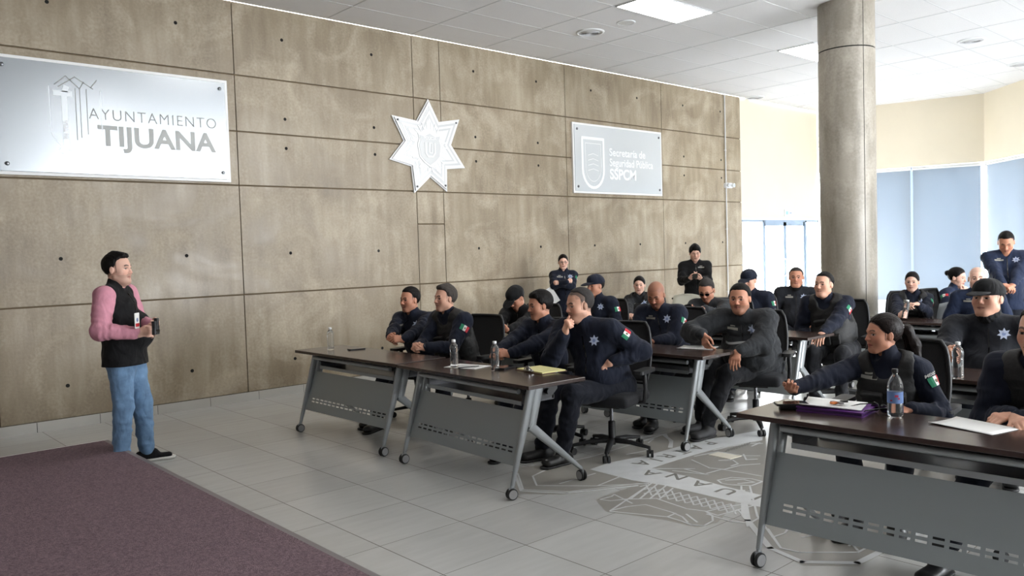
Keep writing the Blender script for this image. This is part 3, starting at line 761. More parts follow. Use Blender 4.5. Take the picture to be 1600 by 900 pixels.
# ============================================================ PEOPLE
M['skin'] = vcol_mat('skin', .52, .35)
M['hair'] = mat('hair', (15, 12, 11), .55, noise=.3, nscale=40, spec=.15, bump=.5, bscale=120, stretch=(1, 1, .2))
M['hair_grey'] = mat('greying_hair', (52, 45, 40), .75, noise=.3, nscale=60, bump=.5, bscale=140)
M['hair_crop'] = mat('cropped_hair', (38, 33, 31), .8, noise=.25, nscale=80, bump=.3, bscale=200)
M['hair_brown'] = mat('brown_hair', (24, 17, 15), .42, noise=.3, nscale=30, spec=.12, bump=.3, bscale=90)
M['navy'] = fabric('navy_uniform', (20, 25, 40)); M['navy_hi'] = fabric('blue_uniform', (27, 37, 60)); M['black'] = fabric('black_cloth', (17, 17, 19))
M['grey'] = fabric('charcoal_cloth', (44, 46, 49)); M['slate'] = fabric('dark_slate_cloth', (30, 32, 38)); M['trouser'] = fabric('dark_trousers', (21, 24, 34)); M['trouser_g'] = fabric('dark_grey_trousers', (30, 31, 35))
M['pink'] = fabric('pink_shirt', (205, 142, 158)); M['jeans'] = fabric('blue_denim', (106, 136, 168), noise=.22); M['boot'] = mat('boot_leather', (20, 20, 21), .4)
M['boot_grey'] = mat('grey_boot', (52, 52, 54), .7); M['sole'] = mat('white_sole', (214, 212, 206), .6)
M['vest'] = mat('vest_nylon', (15, 15, 16), .65, noise=.15, nscale=20, bump=.4, bscale=40)
M['red'] = mat('flag_red', (190, 40, 52), .7); M['green'] = mat('flag_green', (20, 120, 84), .7); M['white'] = mat('flag_white', (226, 226, 222), .7)
M['badge'] = mat('badge_silver', (168, 178, 200), .5); M['badge_c'] = mat('badge_centre', (110, 125, 165), .5); M['tape'] = mat('name_tape', (140, 138, 130), .7); M['emb'] = mat('emblem_brown', (110, 96, 66), .7)
M['refl'] = mat('grey_piping', (150, 152, 152), .4); M['glassblack'] = mat('dark_lens', (12, 12, 14), .12); M['metal'] = mat('watch_metal', (150, 150, 152), .3, metal=.8)
SK = {'l': (214, 164, 140), 'm': (190, 134, 108), 'd': (160, 108, 84), 'p': (222, 178, 158)}
def rotm(yaw, pitch=0, roll=0):
    y, p, r = (math.radians(a) for a in (yaw, pitch, roll))
    Rz = np.array([[math.cos(y), -math.sin(y), 0], [math.sin(y), math.cos(y), 0], [0, 0, 1]])
    Ry = np.array([[math.cos(p), 0, -math.sin(p)], [0, 1, 0], [math.sin(p), 0, math.cos(p)]])
    Rx = np.array([[1, 0, 0], [0, math.cos(r), -math.sin(r)], [0, math.sin(r), math.cos(r)]])
    return Rz @ Ry @ Rx
def unit(v): v = np.asarray(v, float); return v/(np.linalg.norm(v)+1e-9)
def head_mesh(o, hc, R, sc, w, jaw, skin, neck_to, h, beard=.0, stub=(60, 48, 42), lips=(164, 98, 92), browc=(40, 30, 26), crop=None, female=False, lidded=False, fade=None):
    """returns verts (world), quads, colours. head local frame: x forward, y left, z up"""
    nl = (R.T @ (neck_to-hc))/sc; j = jaw
    pr = [(ell((-.014, 0, .034), (.100, .078*w, .090)), .0), (ell((.022, 0, -.022), (.066, .066*w, .080)), .03),
          (ell((.012, 0, -.058), (.066, .056*w*j, .050)), .03), (limb((.060, -.011, -.094), (.060, .011, -.094), .019*j, .019*j), .022),
          (limb((.005, .050*w*j, -.062), (.052, .016, -.094), .019, .015), .02), (limb((.005, -.050*w*j, -.062), (.052, -.016, -.094), .019, .015), .02),
          (ell((.046, .040*w, -.024), (.030, .026*j, .028)), .022), (ell((.046, -.040*w, -.024), (.030, .026*j, .028)), .022),
          (limb((.074, .034*w, .020), (.082, 0, .020), .010, .009), .016), (limb((.074, -.034*w, .020), (.082, 0, .020), .010, .009), .016),
          (limb((.084, 0, .010), (.101, 0, -.028), .0065, .0110), .011), (ell((.092, .011, -.031), (.011, .0075, .007)), .007), (ell((.092, -.011, -.031), (.011, .0075, .007)), .007),
          (limb((.072, .023, -.0605), (.0825, 0, -.0575), .0045, .0068), .007), (limb((.072, -.023, -.0605), (.0825, 0, -.0575), .0045, .0068), .007),
          (limb((.072, .020, -.066), (.0805, 0, -.0685), .0045, .0074), .007), (limb((.072, -.020, -.066), (.0805, 0, -.0685), .0045, .0074), .007),
          (limb((-.022, 0, -.050), nl+V(0, 0, .0), .054*(.86 if female else 1)*(.5+.5*j), .060*(.84 if female else 1)*(.4+.6*j)), .025)]
    if j > 1.06: pr.append((ell((.035, 0, -.100), (.045, .045, .026)), .03))
    F = Field((-.13, -.11, min(-.17, nl[2]-.04)), (.13, .11, .14), h/sc)
    for p_, k in pr: F.add(p_, k)
    for s in (1, -1):
        F.add(ell((.090, s*.031*w, .003), (.014, .0165, .0105)), .010, 's')
        F.add(ell((.0685, s*.031*w, .002), (.0125, .0145, .0115)), .004)
        if True: F.add(limb((.074, s*.018, .0105), (.068, s*.045*w, .009), .0032, .0032), .004)
        F.add(ell((-.004, s*.081*w, -.004), (.016, .0070, .028), rotm(-18*s, 0, 0)), .006)
        F.add(ell((.0, s*.090*w, .0), (.010, .004, .018)), .004, 's')
    F.add(limb((.088, 0, -.0630), (.078, .025, -.0635), .0018, .0018), .002, 's'); F.add(limb((.088, 0, -.0630), (.078, -.025, -.0635), .0018, .0018), .002, 's')
    v, q = F.mesh(); x, y, z = v[:, 0], v[:, 1], v[:, 2]; ay = np.abs(y)
    base = np.array(s2l(skin)); c = np.tile(base, (len(v), 1))
    def mixc(mask, col, a): c[mask] = c[mask]*(1-a)+np.array(s2l(col))*a
    mixc((x > .045) & (ay > .02) & (ay < .06) & (z < -.005) & (z > -.045), (206, 120, 100), .22); mixc((x > .09) & (ay < .016) & (z < -.015) & (z > -.04), (206, 116, 98), .22)
    if beard: mixc((z < -.046) & (x > -.02) & (z > -.12), stub, beard); mixc((x > .075) & (ay < .03) & (z < -.040) & (z > -.054), stub, beard*1.3)
    mixc((x > .062) & (ay < .026) & (np.abs(z+.0630) < .0105*(1-(ay/.027)**2)), lips, .6); mixc((x > .062) & (ay < .025) & (np.abs(z+.0632) < .0021), (80, 42, 38), .8)
    by = .0225+.006*np.sin(np.clip((ay-.012)/.035, 0, 1)*PI)
    mixc((x > .055) & (ay > .012) & (ay < .046*w) & (np.abs(z-by) < (.0034 if female else .0054)), browc, .85)
    ey = (ay-.031*w)/.0155; ez = (z-.0015)/.0058
    if lidded: mixc((x > .055) & (np.abs(ey) < 1) & (np.abs(z+.001) < .002), (40, 28, 26), .8)
    else:
        m_ = (x > .055) & (ey*ey+ez*ez < 1); mixc(m_, (190, 178, 170), .85); mixc(m_ & (np.abs(ey) < .46), (26, 17, 14), 1)
        mixc((x > .055) & (np.abs(ey) < 1.05) & (z > .0045) & (z < .0085), (48, 34, 30), .65)
    if fade is not None:
        ear = ((x+.003)/.027)**2+((z+.004)/.040)**2 > 1
        ear = ear | (ay < .066)
        xb = .006+np.clip((z-.014)/.085, 0, 1)**(.8 if female else 1.35)*.070+(.014 if female else 0)-(.004 if female else .017)*np.clip((ay-.020)/.026, 0, 1)*np.clip((z-.035)/.03, 0, 1); mixc((x < xb+.007) & (z > -.055+.025*np.clip((x+.05)/.05, 0, 1)) & ear, fade, np.clip((z[(x < xb+.007) & (z > -.055+.025*np.clip((x+.05)/.05, 0, 1)) & ear]+.075)/.085, .3, .88)[:, None]); mixc((x > .012) & (x < .029) & (z > -.024) & (z < .05) & (ay > .045) & ear, fade, .6)
    if crop is not None:
        mixc((z > .052-(x-.02)*.0) & (x < .088) & ((z > .075) | (x < .055)) | ((x < .012) & (z > -.03) & (ay > .055)) | ((x < -.045) & (z > -.052)), crop[0], crop[1])
    return (R @ (v*sc).T).T+hc, q, c
def hand_mesh(wr, d, nrm, side, skin, curl=.35, h=.003, sc=1.0, fore=None, spread=.12, thumb=.5, point=False):
    """side +1 left, -1 right; d finger direction, nrm palm facing direction"""
    d = unit(d); n = unit(np.asarray(nrm, float)-d*(np.asarray(nrm, float)@d)); t = np.cross(n, d)*side*1.0   # thumb side
    Rm = np.stack([d, t, -n], 1)
    pr = []
    def P(p_, k=.0): pr.append((p_, k))
    P(limb((.01, 0, 0), (.078, -.001, .001), (.027, .014), (.040, .012), side=(0, 1, 0)), 0)
    P(limb((-.008, 0, 0), (.012, 0, 0), (.027, .020), (.026, .019), side=(0, 1, 0)), .02)
    if fore is not None:
        fl_ = Rm.T @ (fore-wr); P(limb(fl_/sc*.4, (0, 0, 0), .026, .0235), .02)
    Ls = [(.044, .027, .021), (.048, .030, .022), (.044, .028, .021), (.035, .021, .019)]
    for i in range(4):
        y = .030-.0195*i; a0 = spread*(1.5-i)*.35; c_ = curl*(1+.12*i) if not (point and i == 0) else .05
        p_ = V(.080-(.004 if i in (0, 2) else (.010 if i == 3 else 0)), y, .002); ang = 0
        for s_, L_ in enumerate(Ls[i]):
            ang += c_*(1.15, 1.5, .9)[s_]
            dr = V(math.cos(ang)*math.cos(a0), math.sin(a0), -math.sin(ang)); q_ = p_+dr*L_
            r_ = (.0095, .0085, .0078, .0070)[s_]; P(limb(p_, q_, r_, r_-.0008), .0035 if s_ else .010); p_ = q_
    p_ = V(.022, .026, -.004)
    for L_, dr, r_ in ((.038, V(.72, .62, -.3), .0135), (.032, V(.9, .3-.3*thumb, -.35*thumb-.1), .0105), (.026, V(.93, -.0-.3*thumb, -.3*thumb), .0092)):
        q_ = p_+unit(dr)*L_; P(limb(p_, q_, r_, r_-.0015), .012 if r_ > .012 else .004); p_ = q_
    lo, hi = bounds([x[0] for x in pr], .004); F = Field(lo, hi, h/sc)
    for p2, k in pr: F.add(p2, k)
    v, q = F.mesh(); c = np.tile(np.array(s2l(skin)), (len(v), 1)); kn = (v[:, 2] > .006) & (v[:, 0] > .07); c[kn] = c[kn]*.9+np.array(s2l((190, 110, 90)))*.1
    W = (Rm @ (v*sc).T).T+wr
    if np.linalg.det(Rm) < 0: q = q[:, ::-1]
    return W, q, c
def ik(S, W, L1, L2, pole):
    d = W-S; D = np.linalg.norm(d); D2 = min(D, (L1+L2)*.995); u = d/D; W2 = S+u*D2
    a = (L1*L1-L2*L2+D2*D2)/(2*D2); hh = math.sqrt(max(L1*L1-a*a, 1e-6)); pl = np.asarray(pole)-u*(np.asarray(pole)@u); return S+u*a+unit(pl)*hh, W2
def project(bvh, org, nrm, up, polys, name, mats, parent, off, lift=.003, sub=1, start=.25):
    """lay small flat shapes onto a cloth surface; polys: (list of 2D points, material index)"""
    nrm = unit(nrm); up = unit(np.asarray(up)-nrm*(np.asarray(up)@nrm)); rt = np.cross(up, nrm); vs = []; fs = []; mi = []
    for poly, m_ in polys:
        b0 = len(vs); ok = True
        for x, y in poly:
            p_ = org+rt*x+up*y; hit = bvh.ray_cast(Vector(p_+nrm*start), Vector(-nrm), .5)
            if hit[0] is None: ok = False; break
            vs.append(tuple(np.array(hit[0])+nrm*lift*(1+.3*m_)-off))
        if not ok: vs = vs[:b0]; continue
        fs.append(tuple(range(b0, len(vs)))); mi.append(m_)
    if not fs: return None
    me = bpy.data.meshes.new(name); me.from_pydata(vs, [], fs)
    for m_ in mats: me.materials.append(m_)
    me.polygons.foreach_set('material_index', mi); o = link(name, me, parent)
    md = o.modifiers.new('s', 'SOLIDIFY'); md.thickness = .0022; md.offset = 0; return o
def grid_poly(x0, x1, y0, y1, m, nx=2, ny=3):
    return [([(x0+(x1-x0)*i/nx, y0+(y1-y0)*j/ny), (x0+(x1-x0)*(i+1)/nx, y0+(y1-y0)*j/ny), (x0+(x1-x0)*(i+1)/nx, y0+(y1-y0)*(j+1)/ny), (x0+(x1-x0)*i/nx, y0+(y1-y0)*(j+1)/ny)], m) for i in range(nx) for j in range(ny)]
def star_poly(R_, n=7):
    out = []
    for i in range(n):
        a = PI/2+2*PI*i/n; b = PI/n; tip = (R_*math.cos(a), R_*math.sin(a)); l_ = (R_*.55*math.cos(a-b), R_*.55*math.sin(a-b)); r_ = (R_*.55*math.cos(a+b), R_*.55*math.sin(a+b))
        out.append(([(0, 0), l_, tip, r_], 0))
    k = 8; out.append(([(R_*.3*math.cos(2*PI*i/k), R_*.3*math.sin(2*PI*i/k)) for i in range(k)], 1)); return out
def folds(F, a, b, amp, per, seed, t0=0, t1=1, rad=.085):
    a = np.asarray(a, float); b = np.asarray(b, float); L_ = np.linalg.norm(b-a); w = (b-a)/L_
    sl = F._sl(np.minimum(a, b)-rad, np.maximum(a, b)+rad, 0)
    if sl is None: return
    X = F.ax[0][sl[0]][:, None, None]-a[0]; Y = F.ax[1][sl[1]][None, :, None]-a[1]; Z = F.ax[2][sl[2]][None, None, :]-a[2]
    t = X*w[0]+Y*w[1]+Z*w[2]; s_ = np.cross(w, (0.3, .2, .9)); s_ /= np.linalg.norm(s_); u_ = np.cross(w, s_)
    p = X*s_[0]+Y*s_[1]+Z*s_[2]; q = X*u_[0]+Y*u_[1]+Z*u_[2]; r2 = p*p+q*q
    m = np.exp(-(r2/rad**2)**3)*np.exp(-((t/L_-(t0+t1)/2)/max(.05, (t1-t0)/2))**4)
    ph = 2*PI*t/(per*1.25)+(2.2*np.sin(seed)+2)*p*14+1.6*np.sin(p*40+seed)+1.4*np.sin(q*36+seed*2.3)+1.5*np.sin(t*31+seed)
    m = m*(.45+.55*np.sin(p*34+q*22+t*29+seed*1.7))
    F.D[sl] += (1.1*amp*m*(np.abs(np.sin(ph*.5))**.8-.62)).astype(np.float32)
def sleeve_folds(F, arm, seed):
    for s in (1, -1):
        S, E_, W_, sp_ = arm[s]
        folds(F, S, E_, .011, .052, seed+s, .25, 1.1); folds(F, E_, W_, .010, .044, seed+2*s, -.1, .95)
def person(label, head, face, body, pelvis=None, seated=True, size=1.0, fat=1.0, w=1.0, jaw=1.0, skin='m', hair='short', hmat='hair', beard=0, female=False,
           jacket='navy', trousers='trouser', hands=(), feet=None, gaiter=False, cap=None, glasses=None, vest=None, flag='L', badge='L', tape='R', res=1.0, legs=True,
           crop=None, lidded=False, watch=None, sleeveless=None, shoes='boot', group=None, seed=0, stripe=False, collar=True, hs=1.0, zip_=True, shw=1.0, sneakers=False, hem=None, mexico=False, stub=(60, 48, 42), armf=1.0, legdir=None, zipper=True, chest_band=False):
    hc = np.asarray(head, float); Rh = rotm(*face); f = V(math.cos(math.radians(body)), math.sin(math.radians(body)), 0); l = V(-f[1], f[0], 0); up = V(0, 0, 1)
    sk = SK[skin]; far = res
    if female: jaw *= .90; w *= .95
    if pelvis is None:
        lean = .10 if seated else .0
        pz = .545 if seated else hc[2]-.665*size
        pv = V(hc[0], hc[1], 0)-f*lean; pv[2] = pz
    else: pv = np.asarray(pelvis, float)
    root = empty('person', (pv[0], pv[1], 0)); off = V(pv[0], pv[1], 0); tag(root, label, 'person', group)
    nb_ = hc-V(0, 0, .132*size)-Rh[:, 0]*.028-(Rh[:, 2]-up)*.06
    sp = nb_-pv; spu = unit(sp); ch = pv+sp*.66
    g2 = unit(np.cross(l, spu))     # forward normal of the torso
    if g2 @ f < 0: g2 = -g2
    shz = nb_-spu*.055; sw = (.180 if not female else .152)*size*shw
    SL, SR = shz+l*sw-g2*.01, shz-l*sw-g2*.01
    hips = {1: pv+l*.09*size, -1: pv-l*.09*size}
    # --- arms
    L1, L2 = .285*size, .25*size; arm = {}
    for s, S in ((1, SL), (-1, SR)):
        spec = next((h_ for h_ in hands if h_['s'] == s), None)
        if spec is None:
            tgt = (hips[s]+f*.30+l*s*.10+up*.10) if seated else S-up*.52*size+f*.06+l*s*.05
            spec = dict(s=s, w=tgt, d=(1, 0, -.25) if seated else (.1, 0, -1), n=(0, -s*.3, -1) if seated else (0, -s, 0), curl=.35)
        Wt = np.asarray(spec['w'], float); pole = spec.get('pole', (-.45, s*.55, -.8)); pole = f*pole[0]+l*pole[1]+up*pole[2]
        E_, W_ = ik(S, Wt, L1, L2, pole); arm[s] = (S, E_, W_, spec)
    # --- torso clothing field
    cf = fat; pr = [(limb(pv-spu*.03, pv+sp*.42, (.152*cf*size, .112*cf*size), (.150*cf*size, .112*cf*size), side=l), 0),
          (limb(pv+sp*.40, ch, (.152*cf*size, .110*cf*size), (.160*size*shw, .108*size*(.6+.4*cf)), side=l), .05),
          (limb(ch, shz-spu*.02, (.160*size*shw, .108*size*(.6+.4*cf)), (.125*size*shw, .080*size), side=l), .05),
          (limb(SL-spu*.012, SR-spu*.012, .058*size, .058*size), .05), (limb(nb_-spu*.0, (SL*.6+nb_*.4)-spu*.005, .050*size, .055*size), .04), (limb(nb_, (SR*.6+nb_*.4)-spu*.005, .050*size, .055*size), .04)]
    if cf > 1.08: pr.append((ell(pv+sp*.30+g2*.060*cf, (.145*cf*size,)*2+(.165*size,)), .05))
    if female: pr.append((limb(ch+l*.06-spu*.01+g2*.065, ch-l*.06-spu*.01+g2*.065, .055, .055), .05))
    armp = []
    for s in (1, -1):
        S, E_, W_, spec = arm[s]; a = unit(W_-E_); We = W_-a*.012; fs_ = .6+.4*fat
        g_ = (1.0 if female else 1.1)*armf; armp += [(limb(S-spu*.008, E_, .068*size*fs_*g_, .056*size*fs_*g_), .045), (limb(E_, We-a*.02, .058*size*fs_*g_, .042*size*g_), .02), (limb(We-a*.03, We, .036*size, .037*size), .01)]
    ck = [(limb(nb_-spu*.02, nb_+(hc-nb_)*.26 if not gaiter else nb_+(hc-nb_)*.50, .070*size, .066*size if not gaiter else .072), .018)] if collar else []
    hemp = []
    if not seated: hemp = [(limb(pv-up*.16, pv+up*.08, (.178*cf*size, .138*cf*size), (.160*cf*size, .120*cf*size), side=l), .03)]
    allp = pr+([] if sleeveless else armp)+ck+hemp; lo, hi = bounds([p_[0] for p_ in allp], .02); hv = .0095*res
    F = Field(lo, hi, hv)
    for p_, k in allp: F.add(p_, k)
    X, Y, Z = F.grid()
    foc = [arm[1][1], arm[-1][1], arm[1][0]-spu*.08-l*.04, arm[-1][0]-spu*.08+l*.04, pv+sp*.3]
    F.D += wrinkle(X, Y, Z, seed+3, .0125, foc=foc)
    if not sleeveless: sleeve_folds(F, arm, seed)
    if not seated: F.D = np.maximum(F.D, (pv[2]-.10-Z).astype(np.float32))
    if collar and not gaiter:   # open collar at the throat
        F.add(ell(nb_+(hc-nb_)*.34+Rh[:, 0]*.058, (.036, .036, .060)), .01, 's')
    if stripe: # quilted channels
        tt = (X-pv[0])*spu[0]+(Y-pv[1])*spu[1]+(Z-pv[2])*spu[2]; F.D += (.010*(1-np.abs(np.sin(tt*PI/.075))**.5)-.006).astype(np.float32)
    jv, jq = F.mesh(); jname = {'pink': 'shirt'}.get(jacket, 'jacket')
    jm = [M[jacket]]
    np_mesh(jname if not sleeveless else 'inner_vest', jv-off, jq, jm, parent=root)
    bvh = BVHTree.FromPolygons([tuple(p_) for p_ in jv], [tuple(q_) for q_ in jq])
    sleeve_bvh = bvh
    if sleeveless:   # shirt sleeves and collar under a sleeveless vest
        lo, hi = bounds([p_[0] for p_ in armp], .02); G = Field(lo, hi, hv)
        for p_, k in armp: G.add(p_, k)
        G.add(limb(nb_-spu*.03, nb_+(hc-nb_)*.2, .064, .062), .02)
        X2, Y2, Z2 = G.grid(); G.D += wrinkle(X2, Y2, Z2, seed+9, .006); sleeve_folds(G, arm, seed); v_, q_ = G.mesh(); np_mesh('shirt', v_-off, q_, [M[sleeveless]], parent=root)
        sleeve_bvh = BVHTree.FromPolygons([tuple(p_) for p_ in v_], [tuple(a_) for a_ in q_])
    # --- trousers and shoes
    if legs:
        lf, ll = f, l
        if legdir is not None: lf = V(math.cos(math.radians(legdir)), math.sin(math.radians(legdir)), 0); ll = V(-lf[1], lf[0], 0)
        hips = {1: pv+ll*(.09 if seated else .076)*size, -1: pv-ll*(.09 if seated else .076)*size}
        fsegs = []; kfoc = [pv+f*.1]; tp = [(limb(pv-spu*.03+l*.06*size, pv-spu*.03-l*.06*size, (.105 if seated else .098)*cf*size, (.105 if seated else .098)*cf*size), 0)]; shoes_ = []
        for s in (1, -1):
            hp = hips[s]-up*.01
            if seated:
                fo = (feet or {}).get(s, (.40, .11)); kn_f, kn_l = .42*size, .15
                ank = V(pv[0], pv[1], 0)+lf*fo[0]+ll*s*fo[1]+up*.11
                kn = V(pv[0], pv[1], 0)+lf*(.43*size)+ll*s*(.5*fo[1]+.08)+up*.525
            else:
                fo = (feet or {}).get(s, (0.0, .11)); ank = V(pv[0], pv[1], 0)+f*fo[0]+l*s*fo[1]+up*.10
                kn = (hp+ank)/2+f*.03+l*s*.01; kn[2] = (hp[2]+ank[2])/2
            kfoc += [kn, ank+up*.05]; fsegs += [(hp, kn), (kn, ank)]; tp += [(limb(hp, kn, .096*size*(.5+.5*cf), .070*size*(.7+.3*cf)), .05), (limb(kn, ank+up*.01, .069*size*(.7+.3*cf), .060*size), .03)]
            toe = fo[2] if len(fo) > 2 else 8*s; a_ = math.radians((body if legdir is None else legdir)+toe); fd = V(math.cos(a_), math.sin(a_), 0); shoes_.append((ank, fd))
        lo, hi = bounds([p_[0] for p_ in tp], .02); G = Field(lo, hi, .012*res)
        for p_, k in tp: G.add(p_, k)
        X2, Y2, Z2 = G.grid(); G.D += wrinkle(X2, Y2, Z2, seed+5, .0125, foc=kfoc)
        for a_, b_ in fsegs: folds(G, a_, b_, .013, .062, seed+7, -.1, 1.1, .11)
        if True: pass
        v_, q_ = G.mesh(); np_mesh('trousers' if trousers != 'jeans' else 'jeans', v_-off, q_, [M[trousers]], parent=root)
        for ank, fd in shoes_:
            sd = np.cross(up, fd); G = Field(*bounds([limb(ank-fd*.06, ank+fd*.24, .09, .09)], .02), .008)
            b_ = V(ank[0], ank[1], 0)
            if sneakers: ps = [(limb(b_-fd*.05+up*.05, b_+fd*.05+up*.06, .036, .04), 0), (limb(b_-fd*.05+up*.033, b_+fd*.165+up*.030, (.038, .028), (.043, .024), side=sd), .03)]
            else: ps = [(limb(b_+up*.17, b_+up*.06, .052, .046), 0), (limb(b_-fd*.05+up*.045, b_+fd*.16+up*.040, (.040, .040), (.048, .033), side=sd), .035)]
            for p_, k in ps: G.add(p_, k)
            G.D = np.maximum(G.D, (.018 if sneakers else .012)-G.grid()[2]); v_, q_ = G.mesh(); so = np_mesh('shoe' if sneakers else 'boot', v_-off, q_, [M[shoes]], parent=root)
            G = Field(*bounds([limb(b_-fd*.06, b_+fd*.18, .05, .05)], .02), .007); G.add(limb(b_-fd*.052+up*.02, b_+fd*.168+up*.02, (.041, .06), (.048, .06), side=sd))
            zz = G.grid()[2]; G.D = np.maximum(np.maximum(G.D, zz-(.026 if sneakers else .018)), .0005-zz); v_, q_ = G.mesh(); np_mesh('sole', v_-off, q_, [M['sole'] if sneakers else M['wheel']], parent=so)
    # --- body: head, neck, hands, one mesh with the trunk inside the clothes
    parts = [head_mesh(root, hc, Rh, size*hs*(.95 if female else 1.0), w, jaw, sk, nb_-spu*.05, .0031*res, beard=beard, stub=stub, crop=crop, female=female, lidded=lidded, fade={'hair': (30, 24, 22), 'hair_grey': (74, 64, 56), 'hair_crop': (50, 43, 39), 'hair_brown': (30, 22, 19)}[hmat] if hair else None, lips=(178, 84, 84) if female else (164, 98, 90))]
    for s in (1, -1):
        S, E_, W_, spec = arm[s]
        if spec.get('hide'): continue
        d_ = f*spec['d'][0]+l*spec['d'][1]+up*spec['d'][2]; n_ = f*spec['n'][0]+l*spec['n'][1]+up*spec['n'][2]
        parts.append(hand_mesh(W_, d_, n_, s, sk, spec.get('curl', .35), .0029*res, .97*size*(.9 if female else 1.0)*spec.get('sc', 1), E_, spec.get('spread', .12), spec.get('thumb', .5), spec.get('point', False)))
    ip = [limb(pv, ch, (.12*size, .08), (.125*size, .075), side=l), limb(ch, nb_-spu*.04, (.12*size, .07), (.05, .05), side=l), limb(SL-spu*.02, SR-spu*.02, .03, .03)]
    for s in (1, -1): S, E_, W_, _s = arm[s]; ip += [limb(S, E_, .038, .032), limb(E_, W_-unit(W_-E_)*.03, .032, .023)]
    G = Field(*bounds(ip, .02), .016)
    for p_ in ip: G.add(p_, .03)
    v_, q_ = G.mesh(); parts.append((v_, q_, np.tile(np.array(s2l(sk)), (len(v_), 1))))
    nv = 0; VV = []; QQ = []; CC = []
    for v_, q_, c_ in parts: VV.append(v_); QQ.append(q_+nv); CC.append(c_); nv += len(v_)
    np_mesh('body', np.concatenate(VV)-off, np.concatenate(QQ), [M['skin']], np.concatenate(CC), parent=root)
    hsx = size*hs*(.95 if female else 1.0)
    def hl(p_): return Rh @ (np.asarray(p_, float)*hsx)+hc
    def hmesh(name, prims, cuts, m_, par=root, h=.0042, keep=None, nz=0, cap_like=False):
        lo, hi = bounds([p_[0] for p_ in prims], .01); G = Field(lo, hi, h*res)
        for p_, k in prims: G.add(p_, k)
        if keep is not None:
            X2, Y2, Z2 = G.grid(); kk = keep(X2, Y2, Z2)+(0 if cap_like else .0020*np.sin(Y2*260+X2*130)+.0014*np.sin(Y2*520-Z2*300)); G.D = np.maximum(G.D+(0 if cap_like else .0058*np.clip(1+kk/.020, 0, 1)**1.5), kk).astype(np.float32)
        if nz: X2, Y2, Z2 = G.grid(); G.D += (nz*np.sin(Y2*420+X2*90)+nz*wrinkle(X2, Y2, Z2, seed, 1, 120, 260)).astype(np.float32)
        if name == 'hair' and not female:
            for s in (1, -1): G.add(ell((-.002, s*.094*w, -.006), (.024, .022, .036)), .006, 's')
        for p_, k in cuts: G.add(p_, k, 's')
        v_, q_ = G.mesh(); return np_mesh(name, (Rh @ (v_*hsx).T).T+hc-off, q_, [m_], parent=par)
    # --- hair
    def line(front, side_, nape):
        def f_(X_, Y_, Z_):
            xb = side_+.004+np.clip((Z_-(front-.070))/.078, 0, 1)**(.8 if female else 1.35)*(.068-side_+.008)-(.004 if female else .017)*np.clip((np.abs(Y_)-.020)/.026, 0, 1)*np.clip((Z_-.035)/.03, 0, 1)
            zm = nape+(-.012-nape)*np.clip((X_+.055)/.05, 0, 1)
            return np.maximum(X_-xb, zm-Z_)
        return f_
    skull = lambda e, ez=0: ell((-.016, 0, .036+ez), (.102+e, .079*w+e*.9, .091+e))
    if hair == 'short': hmesh('hair', [(skull(.0075, .002), 0)], [], M[hmat], keep=line(.086, .005, -.045), nz=.0009)
    elif hair == 'full': hmesh('hair', [(skull(.011, .004), 0), (limb((.055, -.035, .085), (.055, .035, .090), .028, .026), .02)], [], M[hmat], keep=line(.070, .010, -.045), nz=.0012)
    elif hair == 'quiff': hmesh('hair', [(skull(.009, .003), 0), (limb((.060, -.025, .098), (-.03, -.01, .118), .024, .022), .02), (limb((.060, .025, .098), (-.03, .01, .118), .024, .022), .02)], [], M[hmat], keep=line(.086, .008, -.045), nz=.0012)
    elif hair == 'mop': hmesh('hair', [(skull(.014, .006), 0), (limb((.070, -.045, .072), (.072, .045, .066), .026, .024), .02), (limb((.05, 0, .10), (-.04, 0, .115), .035, .03), .03)], [], M[hmat], keep=line(.048, .014, -.045), nz=.0016)
    elif hair == 'crop': hmesh('hair', [(skull(.0050, .0005), 0)], [], M[hmat], keep=line(.092, -.002, -.040))
    elif hair == 'receding': hmesh('hair', [(skull(.0050, .0005), 0)], [], M[hmat], keep=line(.118, -.004, -.040))
    elif hair in ('pony', 'bun', 'back'):
        k_ = line(.080, .020, -.050); hr = hmesh('hair', [(skull(.007, .002), 0)], [], M[hmat], keep=k_, nz=.0005)
        if hair == 'bun': hmesh('hair_bun', [(ell((-.125, 0, .045), (.034, .038, .036)), 0), (ell((-.145, .01, .05), (.022, .024, .022)), .01)], [], M[hmat], hr, nz=.0014)
        if hair == 'back': hmesh('hair_bun', [(ell((-.115, 0, -.005), (.030, .036, .034)), 0)], [], M[hmat], hr, nz=.0014)
        if hair == 'pony':
            hmesh('ponytail', [(limb((-.105, 0, .045), (-.155, 0, .030), .024, .034), 0), (limb((-.155, 0, .030), (-.200, 0, -.06), .035, .044), .02), (limb((-.200, 0, -.06), (-.225, .0, -.18), .044, .036), .02), (limb((-.225, .0, -.18), (-.265, .0, -.29), .036, .010), .02)], [], M[hmat], hr, nz=.0016)
            hmesh('hair_tie', [(ell((-.118, 0, .042), (.010, .028, .028), rotm(0, 20)), 0)], [], M['refl'], hr)
